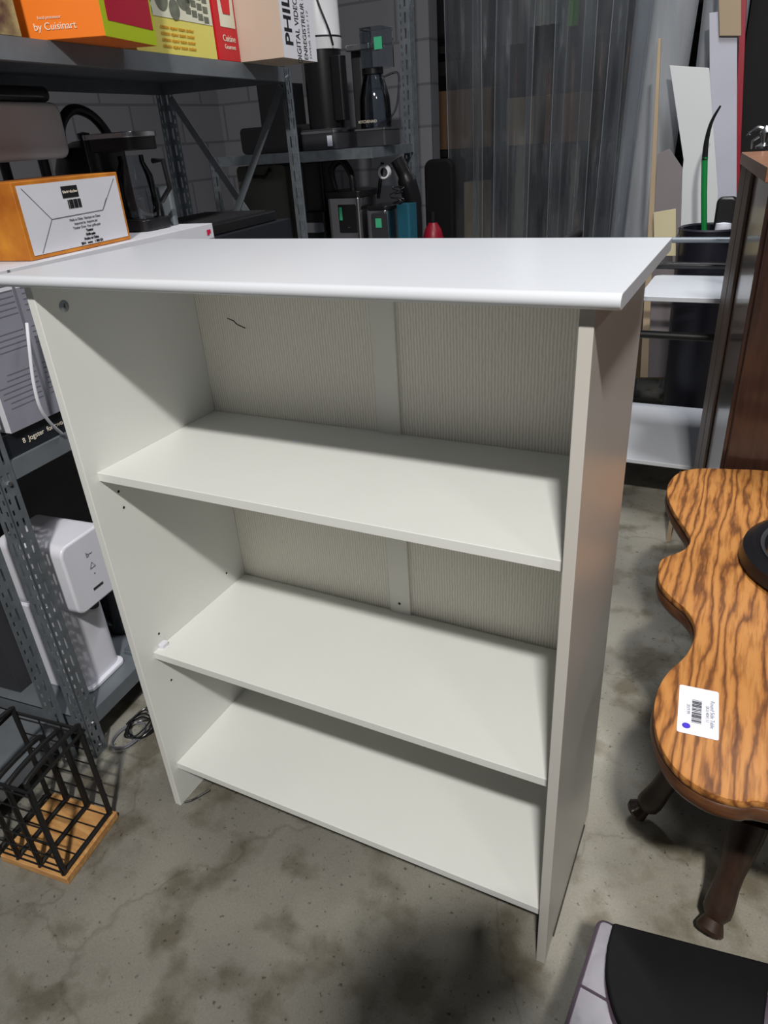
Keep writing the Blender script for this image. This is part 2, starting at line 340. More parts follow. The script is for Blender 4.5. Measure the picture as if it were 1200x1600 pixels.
def smoothpath(pts, n=6, closed=False):
    P = [Vector(p) for p in pts]; N = len(P); out = []
    for i in range(N if closed else N-1):
        if closed: a, b, c, d = P[(i-1) % N], P[i], P[(i+1) % N], P[(i+2) % N]
        else: a, b, c, d = P[max(i-1, 0)], P[i], P[i+1], P[min(i+2, N-1)]
        for k in range(n):
            t = k/n
            out.append(0.5*((2*b)+(c-a)*t+(2*a-5*b+4*c-d)*t*t+(3*b-a-3*c+d)*t**3))
    if not closed: out.append(P[-1])
    return out

# ================================================================ setting
struct(MB().box(-2.6, 3.2, -3.2, 6.0, -0.06, 0.0).build('floor', 'floor'))
struct(MB().box(-2.0, -1.9, -1.5, 2.95, 0.0, 3.0).build('wall_left', 'block'))
struct(MB().box(-1.9, -0.62, 2.95, 3.05, 0.0, 3.0).build('wall_back', 'block'))
# room seen dimly through the plastic strips
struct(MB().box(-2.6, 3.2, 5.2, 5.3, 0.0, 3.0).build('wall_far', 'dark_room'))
struct(MB().box(0.742, 3.2, 2.93, 3.0, 0.0, 3.0).build('dark_gap_wall', 'black_room'))  # fills a dark gap; the shade is in the black colour

# ================================================================ the bookcase
W, D, H, TT, TS, TP = 0.80, 0.334, 1.076, 0.016, 0.0155, 0.0152
bk = thing('bookcase', 'empty white laminate bookcase with three open shelves and a rounded top board', 'bookcase')
def side_prof():
    # side panel outline in (y, z), notched below at the back for a skirting board
    return [(0.0, 0.0), (D-0.004, 0.0), (D-0.004, H), (0.0, H)]
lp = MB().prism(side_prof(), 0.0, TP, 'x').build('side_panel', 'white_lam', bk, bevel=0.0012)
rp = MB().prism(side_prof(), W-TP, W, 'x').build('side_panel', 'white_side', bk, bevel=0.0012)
# top board: bull-nosed front edge
th = 0.016
prof = [(D+0.003, H), (D+0.003, H+th)] + [(-0.017+0.008+(0.008)*math.cos(PI/2+PI*k/10)*1.0, H+0.008+0.008*math.sin(PI/2+PI*k/10)) for k in range(11)]
prof = [(D+0.003, H), (D+0.003, H+th)] + [(-0.012-0.009*math.sin(PI*k/10), H+th/2+th/2*math.cos(PI*k/10)) for k in range(11)]
MB().prism(prof, -0.0259, W+0.0259, 'x').build('top_board', 'white_top', bk, bevel=0.001)
for (nm, yf, zt) in (('shelf', 0.0231, 0.7736), ('shelf', 0.0361, 0.3887), ('shelf', 0.0190, 0.1097)):
    MB().box(TP, W-TP, yf, D-0.006, zt-TS, zt).build(nm, 'white_lam', bk, bevel=0.0010)
MB().box(0.002, W-0.002, D-0.004, D, 0.0, H-0.001).build('back_panel', 'stripe', bk)
MB().box(0.381, 0.425, D-0.010, D-0.0042, 0.02, H-0.002).build('centre_batten', 'cream_batten', bk, bevel=0.001)
# peg holes and the cam fitting on the left side panel
for y, z in ((0.055, 0.724), (0.057, 0.692), (0.060, 0.416), (0.06, 0.30), (0.27, 0.724), (0.27, 0.692), (0.272, 0.425)):
    o = MB().lathe([(0.0, 0.0), (0.0026, 0.0)], 12).build('peg_hole', 'dark_gap', lp)
    o.location = (TP+0.0004, y, z); o.rotation_euler = (0, PI/2, 0)
c = MB().lathe([(0.0, 0.0012), (0.0075, 0.0012), (0.009, 0.0)], 20).build('cam_fitting', 'zinc', lp, smooth=True)
c.location = (TP, 0.047, 1.037); c.rotation_euler = (0, PI/2, 0)
MB().box(-0.004, 0.004, -0.0008, 0.0008, 0.0012, 0.0016).box(-0.0008, 0.0008, -0.004, 0.004, 0.0012, 0.0016).build('screw_slot', 'ink', lp)
bpy.data.objects['screw_slot'].location = (TP, 0.047, 1.037); bpy.data.objects['screw_slot'].rotation_euler = (0, PI/2, 0.5)
# shelf pins
pn = []
for (y, z) in ((0.06, 0.3887),):
    MB().rbox(TP, TP+0.012, 0.050, 0.068, 0.3887, 0.3955, 0.003).build('shelf_bracket', 'white_plastic', lp)
# little screw heads on the batten
q = MB().lathe([(0.0, 0.001), (0.003, 0.0)], 12).build('screw', 'dark_speckled', bk); q.location = (0.402, D-0.0105, 0.412); q.rotation_euler = (PI/2, 0, 0)
# scratch on the back panel
MB().tube([(0.085, D-0.0045, 0.957), (0.098, D-0.0045, 0.953), (0.104, D-0.0045, 0.947), (0.122, D-0.0045, 0.941)], 0.0008, 5).build('scratch', 'dark_gap', bk)
# worn spot on the upper shelf
MB().lathe([(0.0, 0.0), (0.008, 0.0)], 16).build('bare_spot', 'label', bk).location = (0.262, 0.245, 0.7739)
# dark line low on the right side panel
MB().tube([(W+0.0002, 0.05, 0.004), (W+0.0002, 0.29, 0.004)], 0.0022, 5).build('dark_bottom_line', 'dark_speckled', rp)

# thing under the left front foot: a thin dark bent clip on the floor
tag(MB().tube([(0.018, 0.008, 0.003), (0.03, 0.018, 0.004), (0.036, 0.03, 0.003), (0.05, 0.055, 0.006)], 0.0022, 6).build('wire_clip', 'black_matte'),
    'short dark bent wire on the floor by the left foot of the bookcase', 'wire')

# ================================================================ left steel rack
FP = Vector((-0.259, 0.025, 0.0)); RD = Vector((-0.098, 0.995, 0)); RN = Vector((-0.995, -0.098, 0))
RZ = math.atan2(RD.y, RD.x)
def R(s, d, z): return FP + RD*s + RN*d + Vector((0, 0, z))
def flange(mb, u0, u1, v0, v1, z0, z1, along, pitch=0.024):
    # strip with two rows of punched slots; along = 'x' or 'y' is the flange's width direction
    wv_ = u1-u0; cols = [0, .16, .30, .56, .72, 1.0]
    def bx(a, b, za, zb):
        if along == 'x': mb.box(u0+a*wv_, u0+b*wv_, v0, v1, za, zb)
        else: mb.box(v0, v1, u0+a*wv_, u0+b*wv_, za, zb)
    bx(0, .16, z0, z1); bx(.30, .56, z0, z1); bx(.72, 1, z0, z1)
    z = z0; k = 0
    while z < z1-0.001:
        bx(.16, .30, z, min(z+pitch*0.52, z1))
        if k % 2 == 0: bx(.56, .72, z, min(z+pitch*0.7, z1))
        z += pitch; k += 1
def post(parent, s, d, z1, ds=1, dd=1, wd=0.036, name='post', m='zinc'):
    mb = MB()
    if ds > 0: flange(mb, s, s+wd, d, d+0.002, 0, z1, 'x')
    else: flange(mb, s-wd, s, d, d+0.002, 0, z1, 'x')
    if dd > 0: flange(mb, d, d+wd, s, s+0.002, 0, z1, 'y')
    else: flange(mb, d-wd, d, s, s+0.002, 0, z1, 'y')
    return mb.build(name, m, parent)
def steel_shelf(parent, s0, s1, d0, d1, zt, lip=0.036, name='shelf', m='zinc_dark'):
    mb = MB().box(s0, s1, d0, d1, zt-0.003, zt)
    mb.box(s0, s1, d0-0.001, d0+0.001, zt-lip, zt).box(s0, s1, d1-0.001, d1+0.001, zt-lip, zt)
    mb.box(s0, s0+0.002, d0, d1, zt-lip, zt).box(s1-0.002, s1, d0, d1, zt-lip, zt)
    mb.box(s0, s1, d0, d0+0.014, zt-lip, zt-lip+0.002)
    return mb.build(name, m, parent)
rk = thing('steel_rack', 'grey slotted-angle steel rack along the left side of the bookcase', 'rack', FP, RZ)
SL, DP = 1.33, 0.46
for (s, d, ds, dd) in ((0, 0, 1, 1), (SL+0.02, 0, -1, 1), (0, DP, 1, -1), (SL+0.02, DP, -1, -1)):
    post(rk, s, d, 1.422, ds, dd)
for z in (0.113, 0.735, 1.424):
    steel_shelf(rk, 0.004, SL+0.014, 0.003, DP-0.003, z)
for (a, b) in (((SL+0.01, 0.03, 1.38), (SL+0.01, DP-0.03, 0.76)), ((SL+0.014, DP-0.03, 1.38), (SL+0.014, 0.03, 0.76))):
    A, B = Vector(a), Vector(b); dd_ = (B-A).normalized(); pr = Vector((0, -dd_.z, dd_.y))*0.011
    mb = MB(); t = Vector((0.0015, 0, 0))
    vs = [mb.bm.verts.new(p) for p in (A-pr-t, A+pr-t, B+pr-t, B-pr-t, A-pr+t, A+pr+t, B+pr+t, B-pr+t)]
    for f in ((0,1,2,3),(7,6,5,4),(0,4,5,1),(1,5,6,2),(2,6,7,3),(3,7,4,0)): mb.bm.faces.new([vs[i] for i in f])
    mb.build('cross_brace', 'zinc_dark', rk)
for (s, z) in ((0.018, 0.022), (0.018, 0.09), (0.018, 0.70), (SL+0.002, 1.40), (SL+0.002, 0.70)):
    MB().lathe([(0, 0.004), (0.005, 0.004), (0.006, 0)], 6).build('bolt', 'chrome', rk, loc=(s, 0, z)).rotation_euler = (PI/2, 0, 0)
# neighbouring rack standing against it, only its end is in the picture
rk2 = thing('steel_rack', 'second grey slotted steel rack at the left edge, behind the black wire holder', 'rack', R(-0.010, 0.050, 0), RZ)
post(rk2, 0, 0, 0.84, -1, 1); post(rk2, 0, DP, 0.84, -1, -1); post(rk2, -0.55, 0, 0.84, 1, 1); post(rk2, -0.55, DP, 0.84, 1, -1)
steel_shelf(rk2, -0.545, -0.004, 0.003, DP-0.003, 0.10); steel_shelf(rk2, -0.545, -0.004, 0.003, DP-0.003, 0.80)

# ---- boxes on the top shelf (world placement along the shelf's front edge)
ZT = 1.4245
def carton(label, loc, rz, w_, d_, h_, m, name='carton', group=None):
    t = thing(name, label, 'box', loc, rz, group)
    MB().box(0, w_, 0, d_, 0, h_).build('carton_body', m, t, bevel=0.0012)
    return t
def panel(parent, name, x0, x1, z0, z1, m, y=-0.0006, th=0.0004): return MB().box(x0, x1, y-th, y, z0, z1).build(name, m, parent)
# local frame: x = along the shelf front (left to right), y = into the shelf
RXZ = RZ     # local x along RD, local y along RN
t = carton('box with a printed food photograph at the left end of the top rack shelf', R(0.02, 0.004, ZT), RXZ, 0.32, 0.2, 0.2, 'food')
# orange box turned so that its corner sticks out over the shelf edge
P0 = at_z(165, 56, ZT); PL_ = at_z(58, 64, ZT); PR_ = at_z(246, 72, ZT)
oz = math.atan2((PL_-P0).y, (PL_-P0).x)
ob = thing('carton', 'orange box with a lime and crimson side, its corner over the top shelf edge', 'box', P0)
a = (PL_-P0); a.z = 0; b = (PR_-P0); b.z = 0
LA, LB = 0.145, b.length
an = Vector((-0.55, -0.83, 0)).normalized(); an = a.normalized()
bn_ = b.normalized()
def quadbox(parent, nm, o, A, B, h, m, bev=0.0012):
    mb = MB(); c = [o, o+A, o+A+B, o+B]
    lo = [mb.bm.verts.new(p) for p in c]; hi = [mb.bm.verts.new(p+Vector((0, 0, h))) for p in c]
    mb.bm.faces.new(lo[::-1]); mb.bm.faces.new(hi)
    for i in range(4): mb.bm.faces.new((lo[i], lo[(i+1) % 4], hi[(i+1) % 4], hi[i]))
    return mb.build(nm, m, parent, bevel=bev)
An = Vector((-bn_.y, bn_.x, 0))
An = an*1.0
Aw = An*0.20; Bw = bn_*LB
quadbox(ob, 'carton_body', Vector((0, 0, 0.0)), Aw, Bw, 0.22, 'carton_orange')
nb = Vector((bn_.y, -bn_.x, 0))
def facequad(parent, nm, u, nrm, x0, x1, z0, z1, m, off=0.0007):
    mb = MB(); o = nrm*off
    c = [u*x0+Vector((0, 0, z0)), u*x1+Vector((0, 0, z0)), u*x1+Vector((0, 0, z1)), u*x0+Vector((0, 0, z1))]
    a = [mb.bm.verts.new(p+o) for p in c]; b = [mb.bm.verts.new(p+o*0.3) for p in c]
    mb.bm.faces.new(a); mb.bm.faces.new(b[::-1])
    for i in range(4): mb.bm.faces.new((a[i], a[(i+1) % 4], b[(i+1) % 4], b[i]))
    return mb.build(nm, m, parent)
facequad(ob, 'lime_side', bn_, nb, 0.0, LB, 0.0, 0.22, 'lime')
facequad(ob, 'crimson_panel', bn_, nb, 0.018, LB-0.008, 0.026, 0.22, 'crimson', 0.0012)
na = Vector((-an.y, an.x, 0));  na = na if na.dot(CX-P0) > 0 else -na
ra = math.atan2((-an).y, (-an).x)
for s_, sz, dz, m_, dx in (('by Cuisinart', 0.016, 0.020, 'ink_white', 0.088), ('food processor', 0.007, 0.034, 'ink_white', 0.095)):
    text('print', s_, sz, m_, ob, an*dx+na*0.0012+Vector((0, 0, dz)), (PI/2, 0, ra))
# yellow box
t = carton('pale yellow box with a grey drawing, between the orange box and the red box', R(0.66, 0.006, ZT), RXZ, 0.315, 0.2, 0.2, 'yellow')
panel(t, 'drawing_ground', 0.02, 0.312, 0.07, 0.2, 'cream_print')
mb = MB()
for cx, cz, r in ((0.06, 0.115, 0.026), (0.115, 0.105, 0.024), (0.16, 0.088, 0.02), (0.085, 0.15, 0.02), (0.2, 0.12, 0.03), (0.06, 0.078, 0.016)):
    mb.prism([(p[0], p[1]) for p in arc(cx, cz, r, 0, 2*PI*0.96, 18)], -0.0018, -0.001, 'y')
for k in range(5):
    for j in range(4): mb.box(0.205+j*0.024, 0.225+j*0.024, -0.0018, -0.001, 0.085+k*0.02-j*0.004, 0.098+k*0.02-j*0.004)
mb.build('drawing', 'grey_print', t)
for k in range(4): text('print', 'cuisson vapeur steam cooker', 0.011, 'ink_orange', t, (0.16, -0.001, 0.052-k*0.012), (PI/2, 0, 0))
# red box
t = carton('narrow red box with a picture panel beside the beige box on the top shelf', R(0.983, 0.004, ZT), RXZ, 0.100, 0.2, 0.21, 'red')
panel(t, 'picture', 0.022, 0.092, 0.072, 0.208, 'cream_print')
MB().prism([(0.03+0.02*0, 0.16), (0.08, 0.16), (0.072, 0.10), (0.04, 0.10)], -0.0022, -0.001, 'y').build('pictured_mug', 'red', t)
text('print', 'Cuisine', 0.02, 'ink_white', t, (0.055, -0.001, 0.048), (PI/2, 0, 0))
text('print', 'Gourmet', 0.014, 'ink_white', t, (0.055, -0.001, 0.030), (PI/2, 0, 0))
# beige and white box with large lettering
pb = carton('beige box with PHILIPS on its white front, overhanging the right end of the top shelf', R(1.086, -0.122, ZT), RXZ, 0.196, 0.34, 0.21, 'beige_box')
panel(pb, 'white_front', 0, 0.196, 0, 0.21, 'carton_white')
def vtext(s_, size, fx, z, m_, bold=0.0, sx=1.0):
    o = text('lettering', s_, size, m_, pb, (0.196*fx, -0.0013, z), (0, 0, 0), bold=bold, sx=sx)
    o.rotation_euler = Matrix(((0, -1, 0), (0, 0, -1), (1, 0, 0))).to_euler()
    return o
vtext('PHILIPS', 0.058, 0.20, 0.115, 'ink', bold=0.0012, sx=0.95)
vtext('DIGITAL VIDEO RECORDER', 0.034, 0.46, 0.12, 'ink', sx=0.62)
vtext('ENREGISTREUR NUMERIQUE', 0.030, 0.66, 0.12, 'ink', sx=0.62)
vtext('DVDR 3355 / 17', 0.016, 0.80, 0.06, 'ink_grey')

# ---- the carton row at mid height: big white printed carton with things standing on it
big = thing('carton', 'large white printed carton on the rack shelf, left of the bookcase', 'box', R(0.06, 0.002, 0.7355), RZ)
MB().box(0, 0.765, 0, 0.44, 0.048, 0.326).build('carton_body', 'carton_white', big, bevel=0.001)
panel(big, 'grey_front', 0, 0.765, 0.0485, 0.292, 'carton_grey', y=-0.0002, th=0.0003)  # lower front greyer than the white band above
panel(big, 'strapping', 0.098, 0.104, 0.05, 0.325, 'ink_grey')
mb = MB()
for k in range(22):
    if k in (6, 7, 12, 13, 14): continue
    x0 = random.uniform(0.0, 0.03); mb.box(x0, 0.095, -0.001, -0.0006, 0.30-k*0.010, 0.302-k*0.010)
    mb.box(0.115, 0.125+random.random()*0.12, -0.001, -0.0006, 0.30-k*0.010, 0.3018-k*0.010)
mb.build('printed_lines', 'ink_grey', big)
MB().box(0.735, 0.745, -0.001, -0.0006, 0.30, 0.313).box(0.7455, 0.752, -0.001, -0.0006, 0.304, 0.313).build('magenta_mark', 'magenta', big)
MB().box(0.63, 0.638, -0.001, -0.0006, 0.297, 0.303).build('print_mark', 'ink', big)
flat = thing('carton', 'flat black box with small lettering under the big white carton on the rack', 'box', R(0.04, 0.012, 0.7355), RZ)
MB().box(0, 0.80, 0, 0.40, 0, 0.046).build('carton_body', 'carton_black', flat, bevel=0.001)
text('print', '8  Jogster  for two', 0.014, 'ink_white', flat, (0.098, -0.001, 0.022), (PI/2, 0, 0))

# orange-edged white box on the big carton
ZC = 1.062
am = thing('carton', 'white-faced box with amber edges standing on the white carton', 'box', R(0.245, 0.028, ZC), RZ+0.0)
MB().box(0, 0.292, 0.0, 0.17, 0, 0.137).build('carton_body', 'carton_amber', am, bevel=0.002)
panel(am, 'white_face', 0.009, 0.284, 0.008, 0.13, 'carton_white')
mb = MB()
def seam(x0, z0, x1, z1, w_=0.0008):
    d = Vector((x1-x0, 0, z1-z0)).normalized(); n = Vector((-d.z, 0, d.x))*w_
    vs = [mb.bm.verts.new(Vector(p)+n*q+Vector((0, -0.0016, 0))) for p, q in (((x0, 0, z0), -1), ((x1, 0, z1), -1), ((x1, 0, z1), 1), ((x0, 0, z0), 1))]
    mb.bm.faces.new(vs)
seam(0.075, 0.066, 0.222, 0.068); seam(0.075, 0.066, 0.02, 0.125); seam(0.075, 0.066, 0.03, 0.01); seam(0.222, 0.068, 0.276, 0.125); seam(0.222, 0.068, 0.24, 0.09)
mb.build('fold_seams', 'ink_grey', am)
mb = MB().box(0.118, 0.162, -0.0020, -0.0012, 0.100, 0.121)
for k in range(9): mb.box(0.128+k*0.004, 0.130+k*0.004+0.0008*(k % 3), -0.0020, -0.0012, 0.080, 0.096)
mb.build('logo_and_barcode', 'ink', am)
text('print', 'black+decker', 0.0075, 'ink_white', am, (0.14, -0.0023, 0.1105), (PI/2, 0, 0))
for k, s_ in enumerate(('Made in China  Fabrique en Chine', 'Imported by  Importe par', 'Toaster Oven  Four grille-pain')):
    text('print', s_, 0.0065, 'ink_grey', am, (0.165, -0.0015, 0.059-k*0.0078), (PI/2, 0, 0))
for k, s_ in enumerate(('Toaster', 'Grille-pain', 'Hecho en China', '2014   www.   1 800 231')):
    text('print', s_, 0.0065, 'ink', am, (0.17, -0.0015, 0.0355-k*0.0078), (PI/2, 0, 0), bold=0.0002)

# white toaster with black lid
ZS = 1.062
to = thing('bread_maker', 'pale rounded appliance with a black lid behind the amber-edged box', 'appliance', R(0.30, 0.235, ZS+0.022), RZ)
for (x, y) in ((0.05, 0.03), (0.28, 0.03), (0.05, 0.15), (0.28, 0.15)):
    MB().lathe([(0, 0), (0.012, 0), (0.012, 0.172), (0, 0.172)], 12, (x, y, -0.0215)).build('foot', 'black', to, smooth=True)
MB().rbox(0, 0.345, 0, 0.2, 0.148, 0.262, 0.022, 'y', 6).build('body', 'grey_plastic', to, bevel=0.012, bseg=4, smooth=True)
MB().rbox(-0.005, 0.325, 0.002, 0.2, 0.262, 0.292, 0.013, 'y', 5).build('lid', 'black', to, bevel=0.008, bseg=3, smooth=True)
MB().rbox(-0.004, 0.30, 0.0, 0.2, 0.270, 0.273, 0.001, 'y', 5).build('lid_trim', 'chrome', to)

# kettle with big arched handle
ke = thing('kettle', 'black kettle with a broad arched handle behind the coffee maker', 'kettle', R(0.815, 0.34, ZS+0.001), RZ)
MB().lathe([(0, 0), (0.085, 0), (0.095, 0.02), (0.09, 0.14), (0.07, 0.19), (0.03, 0.205), (0, 0.208)], 28).build('body', 'black', ke, smooth=True)
MB().tube(smoothpath([(-0.08, 0, 0.17), (-0.075, 0, 0.235), (-0.02, 0, 0.275), (0.05, 0, 0.26), (0.10, 0, 0.205), (0.105, 0, 0.15)]), 0.0125, 12).build('handle', 'black', ke, smooth=True)
MB().lathe([(0, 0.206), (0.014, 0.208), (0.016, 0.222), (0, 0.226)], 16).build('lid_knob', 'black', ke, smooth=True)
# drip coffee maker
cm = thing('coffee_maker', 'black drip coffee maker with a silver top band, right of the amber-edged box', 'coffee maker', R(0.665, 0.08, ZS+0.001), RZ)
MB().rbox(0.0, 0.11, 0.0, 0.14, 0.0, 0.025, 0.02).build('base', 'black', cm, bevel=0.003)
MB().rbox(0.0, 0.11, 0.10, 0.14, 0.025, 0.21, 0.015).build('water_tank', 'black', cm, bevel=0.003)
MB().rbox(0.0, 0.11, 0.0, 0.14, 0.175, 0.205, 0.02).build('brew_head', 'black', cm, bevel=0.003)
MB().rbox(-0.003, 0.113, -0.003, 0.14, 0.202, 0.214, 0.02).build('silver_band', 'chrome', cm, bevel=0.002)
MB().lathe([(0, 0.027), (0.04, 0.027), (0.046, 0.05), (0.043, 0.12), (0.03, 0.15), (0.03, 0.165)], 24, (0.055, 0.05, 0)).build('carafe', 'glass', cm, smooth=True)
MB().tube([(0.07, -0.0, 0.15), (0.07, -0.03, 0.15), (0.07, -0.035, 0.09), (0.07, -0.004, 0.06)], 0.006, 8).build('carafe_handle', 'black', cm, smooth=True)
# small chrome-and-white fitting box by the post
tag(MB().rbox(0, 0.018, 0, 0.04, 0, 0.09, 0.005).build('spice_jar', 'zinc_dark', loc=R(0.79, 0.09, ZS+.001), rotz=RZ), 'small grey jar beside the black coffee maker under the top shelf', 'jar')
# second carton holding a ridged grill further along the same shelf
cc = carton('black carton on the rack behind the back left corner of the bookcase top', R(0.85, 0.03, 0.7355), RZ, 0.45, 0.36, 0.285, 'carton_black')
gr = thing('griddle', 'flat black ridged griddle lying on the black carton at the rack end', 'griddle', R(0.87, 0.05, 1.0210), RZ)
MB().rbox(0, 0.40, 0, 0.28, 0, 0.028, 0.03).build('body', 'black', gr, bevel=0.004)
mb = MB()
for k in range(16): mb.box(0.03+k*0.022, 0.036+k*0.022, 0.03, 0.25, 0.028, 0.032)
mb.build('ridges', 'charcoal', gr)
MB().tube([(0.0, 0.06, 0.02), (-0.02, 0.08, 0.03), (-0.02, 0.2, 0.03), (0.0, 0.22, 0.02)], 0.005, 8).build('handle', 'chrome', gr, smooth=True)

# ---- white soda machine and neighbours on the lowest shelf
ZB = 0.1135
wm = thing('drinks_machine', 'white upright drinks machine with a boxy head on the lowest rack shelf', 'appliance', R(0.075, 0.01, ZB), RZ)
HB, HT = 0.235, 0.405
MB().rbox(0.0, 0.135, -0.012, 0.17, HB, HT, 0.022, 'y', 6).build('head', 'white_plastic', wm, bevel=0.006, bseg=3)
MB().rbox(0.0, 0.128, 0.045, 0.20, 0.0, HB+0.002, 0.03, 'z', 6).build('column', 'white_plastic', wm, bevel=0.004)
MB().rbox(0.0, 0.130, 0.035, 0.15, 0.0, 0.012, 0.02, 'z', 6).build('base', 'white_plastic', wm, bevel=0.004)
MB().lathe([(0, HB-0.028), (0.012, HB-0.022), (0.016, HB), (0, HB)], 20, (0.067, 0.018, 0)).build('nozzle', 'charcoal', wm, smooth=True)
mb = MB().box(0.055, 0.085, -0.0126, -0.012, HB+0.035, HB+0.041)
mb.build('badge', 'charcoal', wm)
text('symbol', 'b~', 0.017, 'ink_grey', wm, (0.07, -0.0126, HB+0.122), (PI/2, 0, 0))
mb = MB(); mb.tube([(0.062, -0.0128, HB+0.088), (0.078, -0.0128, HB+0.088), (0.070, -0.0128, HB+0.101)], 0.0008, 5, closed=True); mb.build('symbol', 'ink_grey', wm)
MB().box(0.069, 0.072, -0.0126, -0.012, HB+0.07, HB+0.073).build('indicator', 'ink_grey', wm)
gj = thing('glass_jug', 'dark glass jug with a steel rim behind the bookcase on the lowest rack shelf', 'jug', R(0.335, 0.155, ZB+0.001), RZ)
MB().lathe([(0, 0), (0.055, 0), (0.062, 0.03), (0.058, 0.13), (0.042, 0.19), (0.045, 0.21), (0.041, 0.21), (0.038, 0.19), (0.054, 0.13), (0.057, 0.03), (0, 0.006)], 28).build('body', 'black', gj, smooth=True)
MB().lathe([(0.0455, 0.20), (0.048, 0.205), (0.0455, 0.215)], 28).build('rim', 'chrome', gj, smooth=True)
MB().tube(smoothpath([(-0.05, -0.01, 0.17), (-0.085, -0.01, 0.16), (-0.09, -0.01, 0.09), (-0.06, -0.01, 0.04)]), 0.007, 8).build('handle', 'black', gj, smooth=True)
tr = thing('drip_tray', 'flat grey steel tray at the front of the lowest rack shelf', 'tray', R(0.225, 0.008, ZB+0.001), RZ)
MB().rbox(0, 0.2, 0, 0.065, 0, 0.006, 0.01).build('tray_floor', 'zinc', tr)
MB().tube([(0.005, 0.004, 0.008), (0.195, 0.004, 0.008), (0.195, 0.061, 0.008), (0.005, 0.061, 0.008)], 0.003, 6, closed=True).build('tray_rim', 'zinc', tr)
dk = carton('dark grey carton under the middle rack shelf behind the white machine', R(0.03, 0.22, ZB), RZ, 0.75, 0.22, 0.5, 'charcoal')

# white cable hanging between rack and bookcase
pc = [at_y(47, 520, 0.075), at_y(45, 560, 0.08), at_y(50, 610, 0.09), at_y(64, 645, 0.10), at_y(84, 668, 0.12), at_y(100, 680, 0.15)]
pc = [R(0.02+0.03*k, -0.05+0.012*k, 0) for k in range(6)]
pts = []
for (x, y), dn in zip(((42, 505), (46, 545), (52, 595), (62, 635), (78, 660), (96, 677)), (-0.02, -0.03, -0.032, -0.03, -0.02, -0.005)):
    d = ray(x, y); p0 = FP + RN*dn; nn = RN
    k = nn.dot(p0-CX)/nn.dot(d); pts.append(CX+d*k)
tag(MB().tube(smoothpath(pts, 6), 0.0032, 8).build('cable', 'white_cable', smooth=True), 'white cable looping down beside the left edge of the bookcase', 'cable')
# cable coil on the floor under the rack
mb = MB()
cpt = at_z(222, 1142, 0.0)
path = []
for k in range(70):
    a = k*0.42; r = 0.028+0.006*math.sin(k*0.9); path.append((cpt.x+r*math.cos(a)*1.0, cpt.y+r*1.4*math.sin(a), 0.004+0.0004*k+0.003*math.sin(k*1.3)))
tag(mb.tube(smoothpath(path, 3), 0.0022, 6).build('coiled_cable', 'black', smooth=True), 'coil of thin black cable on the floor under the rack', 'cable')
path = [(cpt.x-0.012+0.03*math.cos(k*0.5), cpt.y-0.03+0.045*math.sin(k*0.5), 0.003+0.0005*k) for k in range(26)]
tag(MB().tube(smoothpath(path, 3), 0.0018, 6).build('coiled_cable', 'ink_grey', smooth=True), 'coil of thin grey cable on the floor before the black coil', 'cable')

# ================================================================ black wire magazine holder on a wooden base
q1, q2, q3, q4 = (at_z(4, 1346, 0.0), at_z(108, 1383, 0.0), at_z(186, 1277, 0.0), at_z(88, 1238, 0.0))
hb = thing('wire_holder', 'black wire holder with tall looped dividers on a pale wooden base', 'holder', q2)
e1 = (q1-q2); e2 = (q3-q2); 
mb = MB(); 
def B3(u, v, z): return e1*u + e2*v + Vector((0, 0, z))
bt = 0.018
lo = [mb.bm.verts.new(B3(u, v, 0)) for u, v in ((0, 0), (1, 0), (1, 1), (0, 1))]; hi = [mb.bm.verts.new(B3(u, v, bt)) for u, v in ((0, 0), (1, 0), (1, 1), (0, 1))]
mb.bm.faces.new(lo[::-1]); mb.bm.faces.new(hi)
for i in range(4): mb.bm.faces.new((lo[i], lo[(i+1) % 4], hi[(i+1) % 4], hi[i]))
mb.build('wooden_base', 'pine', hb, bevel=0.002)
HW = 0.27
def loop(u, name, r=0.0052, v0=0.06, v1=0.94, h=HW):
    p = [B3(u, v0, bt+0.006), B3(u, v0+0.05, bt+0.004), B3(u, v1-0.05, bt+0.004), B3(u, v1, bt+0.006), B3(u, v1, h-0.03), B3(u, v1-0.08, h), B3(u, v0+0.08, h), B3(u, v0, h-0.03)]
    return MB().tube(smoothpath(p, 4, True), r, 8, True).build(name, 'black_matte', hb, smooth=True)
loop(0.07, 'divider'); loop(0.42, 'divider', h=HW-0.03); loop(0.75, 'divider', h=HW-0.06); loop(1.05, 'divider')
for v, h0 in ((0.02, 0.0), (0.98, 0.0)):
    mb = MB()
    for k in range(6):
        z = bt+0.01+k*(HW-0.02)/6
        mb.tube([B3(0.05, v, z), B3(1.12, v, z)], 0.0016, 6)
    for k in range(4):
        u = 0.07+k*0.33; mb.tube([B3(u, v, bt+0.002), B3(u, v, HW-0.02)], 0.0016, 6)
    mb.build('wire_mesh', 'black_matte', hb)
mb = MB()
for k in range(5):
    v = 0.1+k*0.2; mb.tube([B3(0.05, v, bt+0.003), B3(1.1, v, bt+0.003)], 0.0016, 6)
mb.build('floor_wires', 'black_matte', hb)
MB().tube([B3(0.05, 0.02, HW-0.02), B3(1.12, 0.02, HW-0.02), B3(1.12, 0.98, HW-0.02), B3(0.05, 0.98, HW-0.02)], 0.004, 8, True).build('top_rim', 'black_matte', hb, smooth=True)

